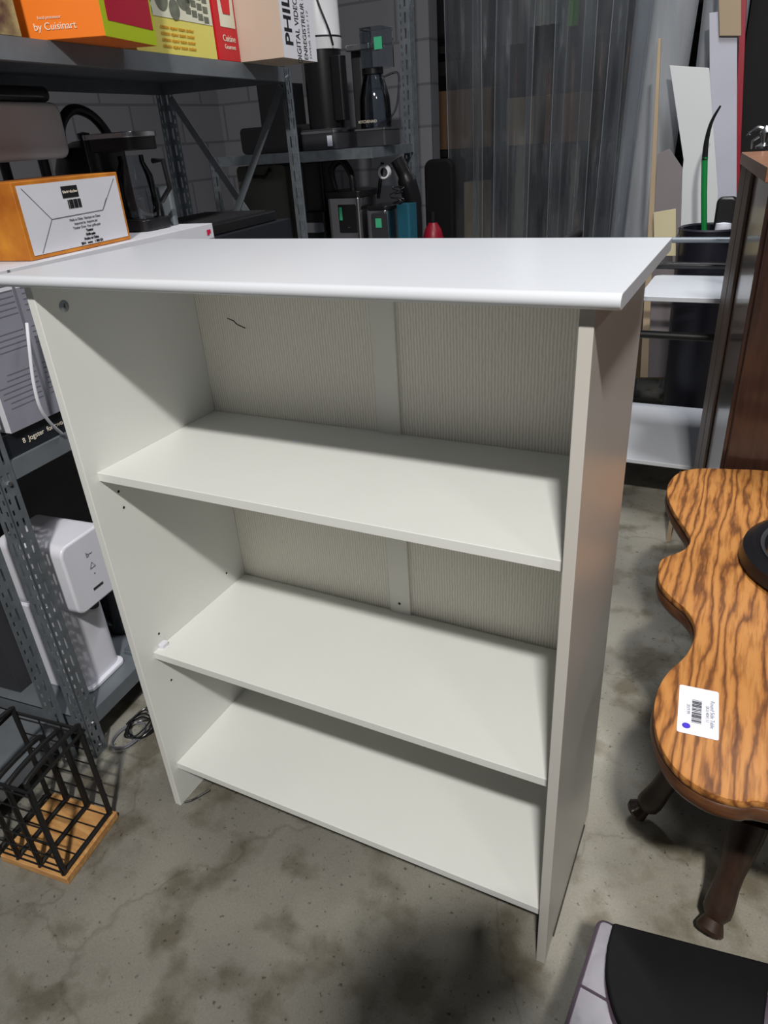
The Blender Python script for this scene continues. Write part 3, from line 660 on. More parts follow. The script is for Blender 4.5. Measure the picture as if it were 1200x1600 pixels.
# ================================================================ back rack with coffee machines
BZ = 1.195
BT = BZ+0.0015
cnr = at_y(580, 231, 2.0); pst = at_y(645, 220, 2.55)
br = thing('steel_rack', 'light steel rack with coffee machines behind the bookcase', 'rack', (0, 0, 0))
x0b = -1.25
mb = MB(); poly = [(x0b, 2.0), (cnr.x, 2.0), (pst.x, 2.55), (x0b, 2.55)]
mb.prism(poly, BZ-0.003, BZ)
mb.box(x0b, cnr.x, 1.998, 2.0, BZ-0.036, BZ)
def beam(mb, A, B, z0, z1, t=0.002):
    A, B = Vector((*A, 0)), Vector((*B, 0)); d = (B-A).normalized(); n = Vector((-d.y, d.x, 0))*t/2
    mb.prism([(p.x, p.y) for p in (A-n, B-n, B+n, A+n)], z0, z1)
beam(mb, (cnr.x, 2.0), (pst.x, 2.55), BZ-0.036, BZ)
mb.build('shelf', 'zinc', br)
mb = MB(); mb.prism(poly, 0.787, 0.79); mb.box(x0b, cnr.x, 1.998, 2.0, 0.754, 0.79); beam(mb, (cnr.x, 2.0), (pst.x, 2.55), 0.754, 0.79); mb.build('shelf', 'zinc', br)
def post_at(parent, x, y, z1, ds, dd, wd=0.04, z0=0):
    mb = MB()
    flange(mb, min(x, x+ds*wd), max(x, x+ds*wd), y, y+0.002, z0, z1, 'x', 0.028)
    flange(mb, min(y, y+dd*wd), max(y, y+dd*wd), x, x+0.002, z0, z1, 'y', 0.028)
    return mb.build('post', 'zinc', parent)
fpx = at_y(459, 300, 1.99).x
post_at(br, pst.x+0.004, 2.55, 2.1, -1, 1, 0.05); post_at(br, fpx, 1.99, BZ, 1, 1); post_at(br, x0b, 1.99, BZ, 1, 1); post_at(br, x0b, 2.55, 2.1, 1, -1)
tag(MB().box(-0.0, 0.0001, 0, 0.0001, 0, 0.0001).build('x', 'zinc'), 'x', 'x'); bpy.data.objects.remove(bpy.data.objects['x'])

# tall black urn with grey upper body
p = at_y(514, 215, 2.16)
ur = thing('coffee_urn', 'tall black coffee grinder with a grey upper body on the light steel rack', 'coffee machine', (p.x, 2.16, BT))
MB().rbox(-0.085, 0.085, -0.09, 0.1, 0.0, 0.075, 0.02).build('base', 'charcoal', ur, bevel=0.003)
MB().rbox(-0.087, 0.087, -0.092, 0.1, 0.06, 0.068, 0.02).build('base_trim', 'chrome', ur)
MB().lathe([(0, 0.07), (0.072, 0.07), (0.075, 0.1), (0.075, 0.345), (0, 0.345)], 32).build('black_body', 'black', ur, smooth=True)
MB().lathe([(0, 0.345), (0.08, 0.345), (0.083, 0.385), (0.079, 0.39), (0.079, 0.56), (0.06, 0.57), (0, 0.57)], 32).build('grey_body', 'grey_plastic', ur, smooth=True)
MB().lathe([(0.0835, 0.383), (0.0845, 0.386), (0.0835, 0.389)], 32).build('seam_band', 'black', ur)
MB().rbox(0.06, 0.11, -0.05, 0.0, 0.1, 0.32, 0.01).build('spout_tower', 'black', ur, bevel=0.003)
MB().tube(smoothpath([(0.03, -0.08, 0.56), (0.06, -0.09, 0.48), (0.09, -0.085, 0.40), (0.095, -0.07, 0.35)]), 0.004, 6).build('power_cord', 'black', ur, smooth=True)
# sticker on the base
MB().box(0.045, 0.068, -0.0925, -0.0918, 0.012, 0.05).build('price_sticker', 'label', ur)
# blender with glass jug and measuring jug
p = at_y(583, 215, 2.18)
bl = thing('blender', 'glass jug coffee maker with a mint price tag on the light steel rack', 'coffee maker', (p.x, 2.2, BT))
MB().rbox(-0.06, 0.075, -0.06, 0.08, 0.0, 0.06, 0.01).build('base', 'charcoal', bl, bevel=0.003)
MB().rbox(-0.065, 0.078, -0.064, 0.08, 0.058, 0.064, 0.01).build('base_trim', 'chrome', bl)
MB().rbox(-0.09, -0.04, 0.0, 0.08, 0.0, 0.34, 0.01).build('column', 'charcoal', bl, bevel=0.003)
MB().lathe([(0.062, 0.066), (0.064, 0.10), (0.060, 0.17), (0.045, 0.225), (0.036, 0.25), (0.034, 0.25), (0.043, 0.224), (0.057, 0.17), (0.061, 0.10), (0.058, 0.069), (0, 0.067)], 32, (0.01, -0.005, 0)).build('glass_jug', 'glass', bl, smooth=True)
MB().lathe([(0, 0.25), (0.04, 0.25), (0.04, 0.27), (0, 0.275)], 24, (0.01, -0.005, 0)).build('jug_collar', 'black', bl, smooth=True)
MB().rbox(-0.02, 0.075, -0.05, 0.06, 0.27, 0.40, 0.008).build('water_tank', 'glass', bl, bevel=0.002)
MB().rbox(-0.085, 0.02, -0.045, 0.05, 0.33, 0.352, 0.006).build('brew_head', 'chrome', bl, bevel=0.004)
MB().box(0.045, 0.078, -0.0525, -0.0515, 0.325, 0.365).build('mint_tag', 'mint', bl)
MB().tube(smoothpath([(0.055, -0.02, 0.235), (0.125, -0.03, 0.245), (0.13, -0.03, 0.2), (0.11, -0.02, 0.13), (0.07, -0.01, 0.09)]), 0.004, 8).build('jug_handle', 'glass', bl, smooth=True)
text('print', 'KITCHENAID', 0.014, 'ink_white', bl, (0.005, -0.0685, 0.088), (PI/2, 0, 0))
# black machine further left on that shelf + case
tag(MB().rbox(0, 0.28, 0, 0.25, 0, 0.10, 0.02, 'y').build('waffle_iron', 'black', loc=(at_y(378, 230, 2.08).x, 2.08, BT)), 'low black appliance on the light steel rack seen through the left rack', 'appliance')
tag(MB().rbox(0, 0.14, 0, 0.15, 0, 0.15, 0.01).build('radio', 'black', loc=(at_y(405, 180, 2.12).x, 2.12, BT+0.101)), 'small black box on top of the low black appliance', 'appliance')

ZL = 0.7915
# lower shelf of the back rack: appliances
def lo(x, y): return at_y(x, y, 2.12)
px = lo(548, 350).x
a1 = thing('coffee_maker', 'steel and black coffee maker in the middle of the lower light rack shelf', 'coffee maker', (px, 2.14, ZL))
hh = 0.20
MB().rbox(-0.075, 0.085, -0.08, 0.08, 0, 0.225, 0.02).build('body', 'chrome', a1, bevel=0.003)
MB().rbox(-0.02, 0.065, -0.082, -0.078, 0.09, 0.20, 0.004, 'y').build('control_panel', 'black', a1)
MB().lathe([(0, 0), (0.007, 0), (0.007, 0.004), (0, 0.004)], 12).build('knob', 'chrome', a1).location = (0.03, -0.084, 0.11)
MB().box(-0.015, -0.002, -0.0835, -0.082, 0.14, 0.19).build('display', 'mint', a1)
MB().rbox(-0.085, 0.095, -0.085, 0.085, 0.225, 0.25, 0.03).build('lid', 'black', a1, bevel=0.004)
MB().tube(smoothpath([(-0.06, -0.02, 0.25), (-0.07, -0.02, 0.33), (-0.02, -0.02, 0.36), (0.02, -0.02, 0.31), (0.025, -0.02, 0.25)]), 0.014, 10).build('handle', 'black', a1, smooth=True)
px = lo(497, 350).x
a2 = thing('coffee_maker', 'matt black coffee maker right beside the rack post on the lower shelf', 'coffee maker', (px-0.01, 2.16, ZL))
MB().rbox(-0.05, 0.07, -0.08, 0.08, 0, 0.17, 0.015).build('body', 'black', a2, bevel=0.003)
MB().rbox(-0.05, 0.05, -0.03, 0.08, 0.17, 0.36, 0.015).build('tower', 'black', a2, bevel=0.003)
MB().rbox(-0.045, 0.065, -0.084, -0.08, 0.09, 0.13, 0.01, 'y').build('chrome_strip', 'chrome', a2)
px = lo(598, 350).x
a3 = thing('toaster', 'narrow steel toaster with a mint price tag on the lower light rack shelf', 'toaster', (px, 2.12, ZL))
MB().rbox(-0.045, 0.05, -0.06, 0.10, 0, 0.175, 0.015).build('body', 'chrome', a3, bevel=0.004)
MB().rbox(-0.02, 0.052, -0.063, -0.058, 0.02, 0.165, 0.01, 'y').build('front_panel', 'charcoal', a3)
MB().rbox(-0.045, 0.055, -0.06, 0.10, 0.175, 0.19, 0.02).build('lid', 'black', a3, bevel=0.003)
MB().box(0.0, 0.027, -0.0645, -0.0632, 0.11, 0.145).build('mint_tag', 'mint', a3)
# espresso group head / grinder arm above
px = lo(600, 270)
a4 = thing('meat_grinder', 'black grinder with a pale ring mouth standing on the lower light rack shelf', 'grinder', (px.x-0.03, 2.33, ZL))
MB().rbox(-0.06, 0.07, -0.03, 0.08, 0, 0.03, 0.02).build('base', 'black', a4, bevel=0.003)
MB().tube(smoothpath([(0.04, 0.04, 0.02), (0.045, 0.03, 0.15), (0.03, 0.0, 0.27), (0.0, -0.02, 0.35)]), [0.034]*7+[0.04]*6+[0.03]*6, 14).build('body', 'black', a4, smooth=True)
o = MB().lathe([(0.018, 0), (0.029, 0), (0.031, 0.012), (0.024, 0.03), (0.018, 0.03), (0.018, 0)], 24).build('ring_mouth', 'grey_plastic', a4, smooth=True); o.location = (-0.035, -0.075, 0.305); o.rotation_euler = (PI/2, 0, 0.3)
MB().tube([(-0.10, -0.02, 0.2), (-0.07, -0.02, 0.34)], 0.008, 8).build('arm', 'black', a4)
px = lo(620, 360)
tag(MB().rbox(-0.03, 0.03, -0.03, 0.05, 0, 0.19, 0.01).build('thermos', 'teal', loc=(px.x+0.035, 2.14, ZL)), 'teal flask at the right end of the lower light rack shelf', 'flask')
mb = MB(); path = [(px.x+0.02+0.03*math.sin(k*1.9), 2.10+0.012*math.cos(k*1.1), ZL+0.19+0.004*k+0.02*math.sin(k*0.7)) for k in range(16)]
tag(mb.tube(smoothpath(path, 4), 0.0025, 6).build('power_cord', 'black', smooth=True), 'tangled black cord on top of the teal flask', 'cord')
tag(MB().prism([(0, 0), (0.03, 0), (0.022, 0.035), (0.004, 0.05)], 0, 0.002, 'y').build('paper_slip', 'label', loc=(px.x-0.015, 2.055, ZL)), 'small white paper slip before the teal flask', 'paper')
# dark grey case with a carrying handle left of the post
px = lo(385, 300)
cs = thing('hard_case', 'olive grey hard case with a black handle below the low black appliance', 'case', (px.x-0.04, 2.12, ZL))
M['case'] = mat('olive_grey_plastic', srgb(104, 104, 94), 0.5, noise=0.1)
MB().rbox(0, 0.26, 0, 0.16, 0, 0.36, 0.02, 'y').build('shell', 'case', cs, bevel=0.004)
MB().tube([(0.07, -0.005, 0.345), (0.09, -0.03, 0.32), (0.17, -0.03, 0.315), (0.185, -0.005, 0.345)], 0.007, 8).build('handle', 'black', cs, smooth=True)

# ================================================================ strip curtain
YC = 2.84
def board(label, quad, y0, lean, th, m, cat='board'):
    # quad: pixel corners of the visible face on a plane that leans back from y0 at the floor
    mb = MB(); pl_n = Vector((0, -1, lean)).normalized(); pp = Vector((0, y0, 0))
    P = []
    for x, y in quad:
        d = ray(x, y); P.append(CX + d*(pl_n.dot(pp-CX)/pl_n.dot(d)))
    a = [mb.bm.verts.new(p) for p in P]; b = [mb.bm.verts.new(p - pl_n*th) for p in P]
    n = len(P); mb.bm.faces.new(a); mb.bm.faces.new(b[::-1])
    for i in range(n): mb.bm.faces.new((a[i], a[(i+1) % n], b[(i+1) % n], b[i]))
    return tag(mb.build('leaning_board', m, bevel=0.0015), label, cat)
tag(board('red painted pole leaning at the right end of the strip curtain', [(1159, -60), (1169, -60), (1142, 628), (1132, 628)], 2.72, 0.03, 0.02, 'red_paint', 'pole'), 'red painted pole leaning at the right end of the strip curtain', 'pole')
cv = thing('strip_curtain', 'hanging clear plastic strip curtain across the opening behind the bookcase', 'curtain', (0, YC, 0))
TOPZ = 2.3
def strip(x, wd, yo, lean=0.0, z0=0.06, curve=0.012, m='pvc'):
    mb = MB(); n = 8; rows = 10
    grid = []
    for j in range(rows+1):
        z = z0+(TOPZ-z0)*j/rows; row = []
        for i in range(n+1):
            u = i/n; xx = x+wd*u + lean*(1-(z/TOPZ)) ; yy = yo-curve*math.sin(PI*u)+0.004*math.sin(z*5+x*9)
            row.append(mb.bm.verts.new((xx, yy, z)))
        grid.append(row)
    for j in range(rows):
        for i in range(n): mb.bm.faces.new((grid[j][i], grid[j][i+1], grid[j+1][i+1], grid[j+1][i]))
    o = mb.build('strip', m, cv, smooth=True)
    eb = MB()
    for u in (0, 1): eb.tube([(x+wd*u+lean*(1-z/TOPZ), yo+0.004*math.sin(z*5+x*9), z) for z in [z0+(TOPZ-z0)*j/10 for j in range(11)]], 0.002, 6)
    eb.build('edge_highlight', 'pvc_edge', o, smooth=True)  # paler tubes added as bright highlights along the strip edges
    for mdf in list(o.modifiers): o.modifiers.remove(mdf)
    sl = o.modifiers.new('solid', 'SOLIDIFY'); sl.thickness = 0.003
    return o
for k, (x, wd, yo, ln, cu) in enumerate(((-0.50, .17, 0, .02, .010), (-0.37, .17, .02, 0, .012), (-0.25, .17, 0, -.02, .02), (-0.12, .17, .025, 0, .012), (0.0, .17, 0, .01, .018), (0.12, .17, .02, .0, .012),
        (0.25, .17, -.01, -.04, .03), (0.34, .17, .02, -.06, .03), (0.42, .17, -.02, -.10, .035), (0.57, .15, .02, .02, .03), (0.61, .12, -.015, .03, .03))):
    strip(x, wd, yo, ln, curve=cu, m='pvc_cloudy' if k in (7, 8, 9, 10) else 'pvc')
MB().box(-0.62, 0.78, -0.04, 0.05, TOPZ, TOPZ+0.05).build('hanging_rail', 'zinc_dark', cv)

# things behind the curtain
def far_box(label, x0, y0, x1, y1, yv, m, dep=0.3, cat='box', z0=None):
    a = at_y(x0, y1, yv); b = at_y(x1, y0, yv)
    zb = a.z if z0 is None else z0
    t = MB().box(0, b.x-a.x, 0, dep, 0, b.z-zb).build('carton', m, loc=(a.x, yv, zb), bevel=0.004)
    return tag(t, label, cat)
YF = 4.3
zf = at_y(800, 228, YF).z
sh = thing('storage_shelf', 'dark storage shelf behind the plastic strips', 'shelf', (0, YF, 0))
MB().box(-1.5, 1.0, -0.05, 0.5, zf-0.04, zf).build('shelf_board', 'black_matte', sh)
for x in (-1.45, 0.95):
    MB().box(x-0.03, x+0.03, -0.04, 0.0, 0, 2.2).build('upright', 'black_matte', sh)
zf2 = at_y(800, 60, YF).z
MB().box(-1.5, 1.0, -0.05, 0.5, zf2-0.04, zf2).build('shelf_board', 'black_matte', sh)
far_box('brown carton on the dark shelf, left of the two behind the strips', 662, 135, 768, 222, YF-0.04, 'carton_brown', z0=zf+0.002)
far_box('brown carton on the dark shelf, right of the two behind the strips', 850, 142, 925, 222, YF-0.04, 'carton_brown', z0=zf+0.002)
far_box('narrow brown carton between the two larger ones behind the strips', 790, 150, 835, 222, YF-0.02, 'board_tan', z0=zf+0.002)
a = at_y(725, 285, 3.9); b = at_y(755, 285, 3.9)
tag(MB().box(0, b.x-a.x, 0, 0.15, 0, a.z).build('plank', 'board_tan', loc=(a.x, 3.9, 0)), 'upright tan board low behind the plastic strips', 'board')
def hanging(label, x0, x1, ytop, ybot, yv, m):
    a = at_y(x0, ybot, yv); b = at_y(x1, ytop-60, yv); mb = MB(); n = 14
    pr1 = [(a.x+(b.x-a.x)*k/n, 0.02*math.sin(k*1.7)) for k in range(n+1)]; pr2 = [(x, y+0.012) for x, y in reversed(pr1)]
    mb.prism(pr1+pr2, a.z, b.z+0.2)
    return tag(mb.build('garment', m, loc=(0, yv, 0), smooth=True), label, 'cloth')
hanging('pale cloth hanging behind the plastic strips left of the green cloth', 828, 880, 0, 42, 3.6, 'white_cloth')
hanging('bright green cloth hanging behind the plastic strips', 884, 910, 0, 42, 3.62, 'green_cloth')
hanging('grey cloth hanging behind the plastic strips left of the pale cloth', 780, 826, 0, 72, 3.64, 'board_grey')
# red extinguisher-like cylinder left of the curtain
p = at_y(672, 372, 2.62)
ex = thing('fire_extinguisher', 'red cylinder standing right of the light steel rack', 'cylinder', (p.x, 2.66, 0))
MB().lathe([(0, 0), (0.05, 0), (0.05, 0.78), (0.04, 0.82), (0.02, 0.85), (0, 0.85)], 24).build('tank', 'red_paint', ex, smooth=True)
MB().lathe([(0, 0.85), (0.015, 0.85), (0.015, 0.9), (0, 0.9)], 12).build('valve', 'black', ex, smooth=True)
# dark coat on the right of the rack
p = at_y(690, 300, 2.70)
tag(MB().rbox(-0.10, 0.05, 0, 0.05, 0.72, 1.12, 0.04, 'y').build('black_bag', 'bag_and_shadow', loc=(p.x, 2.72, 0), bevel=0.015), 'black bag hanging before the left plastic strips', 'bag')

# ---- leaning boards before the curtain
board('low greige board leaning behind the white shelf cart, bottom edge on the floor', [(960, 430), (1064, 430), (1064, 594), (960, 590)], 2.62, 0.04, 0.012, 'board_tan')
board('broad white board leaning behind the black bin', [(1046, 102), (1108, 106), (1122, 300), (1106, 628), (1040, 628), (1040, 500), (1068, 250)], 2.58, 0.07, 0.012, 'board_white')
board('pale grey board leaning just right of the broad white board', [(1108, 20), (1152, 15), (1150, 560), (1112, 560)], 2.60, 0.08, 0.012, 'board_pale')
board('grey brown board leaning left of the white boards', [(1028, 240), (1046, 232), (1066, 262), (1062, 400), (1040, 590), (1000, 590)], 2.42, 0.10, 0.015, 'board_grey')
board('thin tan lath leaning at the left edge of the grey brown board', [(1028, 60), (1033, 60), (1012, 590), (1000, 590)], 2.33, 0.10, 0.012, 'board_tan')
board('small cream card leaning low against the grey brown board', [(1021, 332), (1056, 326), (1056, 400), (1022, 400)], 2.332, 0.08, 0.004, 'parchment', 'card')
board('mottled tan board hanging high beside the red post', [(1122, -40), (1158, -40), (1158, 56), (1124, 56)], 2.66, 0.03, 0.01, 'board_tan')

# ================================================================ bin, green stick
p1 = at_y(1062, 360, 2.3); p2 = at_y(1150, 350, 2.3)
bc = Vector(((p1.x+p2.x)/2+0.01, 2.42, 0)); brd = 0.112
bz = at_y(1104, 356, 2.42).z
bn = thing('waste_bin', 'tall black bin behind the white shelf cart', 'bin', bc)
MB().lathe([(0, 0), (brd*0.82, 0), (brd, bz-0.02), (brd+0.006, bz-0.02), (brd+0.006, bz), (brd-0.006, bz), (brd*0.82-0.006, 0.01), (0, 0.01)], 36).build('body', 'bin', bn, smooth=True)
MB().lathe([(brd+0.001, bz-0.004), (brd+0.010, bz), (brd+0.002, bz+0.006), (brd-0.006, bz)], 36).build('rim', 'bin', bn, smooth=True)
gs = [at_y(1100, 362, 2.40), at_y(1100, 300, 2.40), at_y(1101, 250, 2.40), at_y(1104, 220, 2.40), at_y(1112, 190, 2.40), at_y(1126, 165, 2.40)]
base_ = Vector((gs[0].x, 2.40, 0.05))
st = thing('hockey_stick', 'green stick with a curved black tip standing in the bin', 'stick', base_)
MB().tube([Vector((0, 0, 0)), gs[0]-base_, gs[1]-base_, gs[2]-base_, gs[2]-base_+Vector((0, 0, 0.01))], 0.0105, 8).build('green_shaft', 'green', st, smooth=True)
MB().tube(smoothpath([p-base_ for p in gs[2:]], 5), [0.0108-0.0005*k for k in range(16)], 8).build('black_tip', 'black', st, smooth=True)
p = at_y(1134, 325, 2.36)
gl = thing('glove', 'black padded glove with a pale cuff sticking out of the bin', 'glove', (p.x, 2.40, bz-0.05))
MB().rbox(-0.035, 0.035, -0.02, 0.02, 0.03, 0.16, 0.02, 'y').build('palm', 'black', gl, bevel=0.01)
MB().lathe([(0.0, 0.0), (0.026, 0.0), (0.03, 0.03), (0.028, 0.06), (0, 0.065)], 16, (0, -0.012, 0.01)).build('cuff', 'label', gl, smooth=True)

# ================================================================ white shelf cart with black tube frame
ct = thing('shelf_cart', 'low cart with white shelves and black tube frame right of the bookcase', 'cart')
XL, XR = 0.30, 1.02
MB().box(XL, XR, 1.645, 2.22, 0.185, 0.2).build('shelf', 'white_top', ct, bevel=0.002)
MB().rbox(at_y(1012, 440, 1.8).x-0.0, XR, 1.625, 1.98, 0.735, 0.75, 0.03).build('shelf', 'white_top', ct, bevel=0.002)
zt1 = at_y(1090, 375, 1.97).z; zt2 = at_y(1090, 417, 1.97).z; zt3 = at_y(1060, 525, 1.66).z
for z, y, m_, r in ((zt1, 1.97, 'zinc_dark', 0.009), (zt2, 1.99, 'black', 0.012), (zt3, 1.66, 'black_matte', 0.012)):
    MB().tube([(XL, y, z), (XR, y, z)], r, 12).build('cross_tube', m_, ct, smooth=True)
for (x, y) in ((XL, 1.66), (XL, 2.2), (XR, 1.66), (XR, 2.2)):
    MB().tube([(x, y, 0.0), (x, y, zt1 if y < 2 else zt1)], 0.012, 12).build('upright_tube', 'black_matte', ct, smooth=True)
for x in (XL, XR):
    MB().tube([(x, 1.66, zt1), (x, 2.2, zt1)], 0.012, 12).build('side_tube', 'black_matte', ct, smooth=True)
# board standing under the cart
tag(MB().box(0, 0.012, 0, 0.25, 0, 0.17).build('plank', 'board_tan', loc=(at_z(1041, 845, 0).x, at_z(1041, 845, 0).y, 0)), 'short tan board on edge on the floor by the cart front', 'board')

# ================================================================ dark cabinet at the right
fc = at_y(1159, 238, 1.60); zc = fc.z
cdir = Vector((0.115, -1, 0)).normalized()
cz = math.atan2(cdir.y, cdir.x)            # local x runs along the left side towards the camera, local y to the right
cb = thing('cabinet', 'dark walnut cabinet behind the oak table at the right edge', 'cabinet', (fc.x, fc.y, 0), cz)
CL = 0.62
MB().box(0.0, CL, 0.012, 0.50, 0.06, zc-0.03).build('carcass', 'cab_side', cb, bevel=0.002)
MB().box(-0.01, CL+0.02, 0.0, 0.52, zc-0.028, zc).build('top', 'cab_top', cb, bevel=0.002)
MB().box(0.0, 0.16, 0.004, 0.012, 0.06, zc-0.03).build('side_stile', 'cab_stile', cb, bevel=0.002)
MB().box(0.175, 0.30, 0.004, 0.012, 0.06, zc-0.03).build('side_stile', 'cab_stile', cb, bevel=0.002)
MB().box(0.01, CL-0.01, 0.03, 0.48, 0.0, 0.06).build('plinth', 'dark_wood', cb)
MB().box(CL, CL+0.016, 0.02, 0.24, 0.08, zc-0.05).build('door', 'cab_side', cb, bevel=0.003)
MB().box(CL, CL+0.016, 0.25, 0.48, 0.08, zc-0.05).build('door', 'cab_side', cb, bevel=0.003)
# small silver ornament on top
p = at_z(1187, 232, zc)
on = thing('ornament', 'small silver bird-like ornament on the dark cabinet top', 'ornament', (p.x, p.y-0.0, zc))
MB().lathe([(0, 0), (0.02, 0), (0.022, 0.006), (0.008, 0.014), (0.012, 0.03), (0.016, 0.04), (0.008, 0.055), (0, 0.058)], 20, (0.01, 0, 0)).build('body', 'chrome', on, smooth=True)
MB().tube(smoothpath([(0.01, 0, 0.045), (-0.01, 0, 0.052), (-0.03, 0.0, 0.04), (-0.038, 0.0, 0.034)]), [0.006]*9+[0.005]*5+[0.003]*5, 8).build('beak', 'chrome', on, smooth=True)
MB().tube([(-0.02, 0, 0.0), (-0.022, 0, 0.02), (-0.006, 0, 0.03)], 0.004, 8).build('wing', 'chrome', on, smooth=True)

# ================================================================ oak table with scalloped top
ZO = 0.52
px_pts = [(1200, 735), (1145, 732), (1090, 731), (1060, 738), (1044, 755), (1043, 775), (1052, 797), (1067, 820), (1078, 838), (1076, 850), (1064, 860), (1045, 867), (1032, 875), (1028, 893), (1033, 914),
          (1052, 935), (1072, 952), (1085, 975), (1083, 1000), (1069, 1025), (1046, 1046), (1029, 1072), (1021, 1110), (1030, 1160), (1060, 1205), (1110, 1238), (1160, 1252), (1210, 1256)]
left = [at_z(x, y, ZO) for x, y in px_pts]
XM = left[-1].x+0.07
outl = [Vector((p.x, p.y, 0)) for p in left]
right = [Vector((2*XM-p.x, p.y, 0)) for p in reversed(outl)]
ring = smoothpath(outl+right, 4, True)
tb = thing('oak_table', 'oak side table with a scalloped top at the right edge', 'table', (XM, 0.42, 0))
cen = Vector((XM, 0.42, 0))
def top_layer(ringv, prof_, name, m):
    # prof_: list of (inset, z) from top to bottom; inset moves the outline inward along its normal
    mb = MB(); n = len(ringv); layers = []
    nr = []
    for i in range(n):
        t = (ringv[(i+1) % n]-ringv[i-1]).normalized(); nv = Vector((t.y, -t.x, 0)); nr.append(nv)
    area = sum(ringv[i].x*ringv[(i+1) % n].y-ringv[(i+1) % n].x*ringv[i].y for i in range(n))
    sgn = -1 if area > 0 else 1
    for ins, z in prof_:
        layers.append([mb.bm.verts.new(ringv[i]-cen+nr[i]*sgn*ins+Vector((0, 0, z))) for i in range(n)])
    mb.bm.faces.new(layers[0]); mb.bm.faces.new(layers[-1][::-1])
    for a, b in zip(layers[:-1], layers[1:]):
        for i in range(n): mb.bm.faces.new((a[i], a[(i+1) % n], b[(i+1) % n], b[i]))
    return mb.build(name, m, tb, smooth=True)
top_layer(ring, [(0.004, ZO), (0.001, ZO-0.0015), (0.0, ZO-0.005), (0.0, ZO-0.011), (0.003, ZO-0.015)], 'tabletop', 'oak')
top_layer(ring, [(0.003, ZO-0.015), (0.0, ZO-0.018), (-0.001, ZO-0.030), (0.003, ZO-0.038), (0.012, ZO-0.044)], 'edge_moulding', 'edge_wood')
top_layer(ring, [(0.035, ZO-0.044), (0.035, ZO-0.072), (0.04, ZO-0.075)], 'apron', 'dark_wood')
MB().lathe([(0, 0.12), (0.05, 0.12), (0.075, 0.17), (0.06, 0.22), (0.035, 0.28), (0.05, 0.34), (0.075, 0.39), (0.09, ZO-0.075), (0, ZO-0.075)], 28).build('pedestal', 'dark_wood', tb, smooth=True)
for fx, fy in ((0.885, 0.345), (1.035, 0.15), (2*XM-1.035, 0.15), (2*XM-0.93, 0.60), (0.93, 0.68)):
    f = Vector((fx, fy, 0))-cen; d = f.normalized(); L = f.length
    pth = [d*0.03+Vector((0, 0, 0.30)), d*(L*0.45)+Vector((0, 0, 0.27)), d*(L*0.72)+Vector((0, 0, 0.16)), d*(L*0.88)+Vector((0, 0, 0.06)), d*L+Vector((0, 0, 0.022))]
    sp = smoothpath(pth, 5); MB().tube(sp, [0.034-0.018*k/len(sp)+0.003*math.sin(k*0.9) for k in range(len(sp)-4)]+[0.016, 0.020, 0.023, 0.02], 10).build('leg', 'dark_wood', tb, smooth=True)
# black ring on the table
pr = at_z(1158, 858, ZO+0.02)
rg = thing('round_frame', 'black round ring frame lying on the oak table top', 'frame', (pr.x+0.155, pr.y+0.015, ZO))
MB().lathe([(0.108, 0.0), (0.150, 0.0), (0.158, 0.008), (0.154, 0.028), (0.140, 0.038), (0.122, 0.033), (0.108, 0.014), (0.108, 0.0)], 48).build('ring', 'black', rg, smooth=True)
MB().lathe([(0.120, 0.0325), (0.123, 0.0345), (0.127, 0.0355)], 48).build('inner_bead', 'charcoal', rg, smooth=True)
# price label stuck on the table
lq = [at_z(1062, 1070, ZO), at_z(1127, 1083, ZO), at_z(1123, 1159, ZO), at_z(1057, 1143, ZO)]
lb = thing('price_label', 'white barcode label with a purple dot on the oak table', 'label', lq[3]+Vector((0, 0, 0.0)))
ux = (lq[0]-lq[3]); uy = (lq[2]-lq[3])    # ux: away from camera, uy: to the right
lz = math.atan2(ux.y, ux.x); lb.rotation_euler = (0, 0, lz)
LW = ux.length; LH = uy.length           # local x along ux, local -y along uy
MB().rbox(0, LW, -LH, 0, 0.0003, 0.0009, 0.003).build('paper', 'label', lb)
mb = MB(); x = LW*0.24
random.seed(3)
while x < LW*0.72:
    wd = random.choice((0.0007, 0.0012, 0.002)); mb.box(x, x+wd, -LH*0.58, -LH*0.34, 0.0009, 0.0011); x += wd+random.choice((0.0006, 0.001, 0.0014))
mb.build('barcode', 'ink', lb)
for s_, fy, fx, sz in (('Round Side Table', 0.84, 0.48, 0.0075), ('SKU 4041.11', 0.72, 0.47, 0.006), ('2019.99', 0.25, 0.5, 0.006)):
    o = text('print', s_, sz, 'ink_grey', lb, (LW*fx, -LH*fy, 0.0011), (0, 0, PI), thick=0.0001)
MB().prism(arc(LW*0.15, -LH*0.22, 0.0052, 0, 2*PI*0.95, 16), 0.0009, 0.0012).build('purple_dot', 'purple', lb)

# ================================================================ stool bottom right
zs = 0.30
st2 = thing('ottoman', 'plum vinyl ottoman box at the bottom right corner', 'ottoman', (0, 0, 0))
oq = [at_z(935, 1430, 0.27), at_z(908, 1640, 0.27)]
ox = oq[0].x; oy = oq[0].y
oz2 = -0.065
st2.location = (oq[0].x, oq[0].y, 0); st2.rotation_euler = (0, 0, oz2)
MB().rbox(0.003, 0.32, -0.40, -0.003, 0.0, 0.235, 0.012).build('body', 'plum', st2, bevel=0.004)
MB().rbox(0.0, 0.323, -0.403, 0.0, 0.215, 0.27, 0.012).build('lid', 'plum', st2, bevel=0.006, bseg=3)
MB().tube([(0.004, -0.10, 0.2705), (0.10, -0.105, 0.2705), (0.32, -0.10, 0.2705)], 0.0016, 6).build('seam', 'plum', st2, smooth=True)
cpts = [at_z(x, y, 0.285) for x, y in ((958, 1441), (949, 1475), (947, 1515), (954, 1560), (972, 1605), (1010, 1650), (1120, 1690), (1185, 1640), (1196, 1580), (1203, 1530), (1206, 1506), (1080, 1473))]
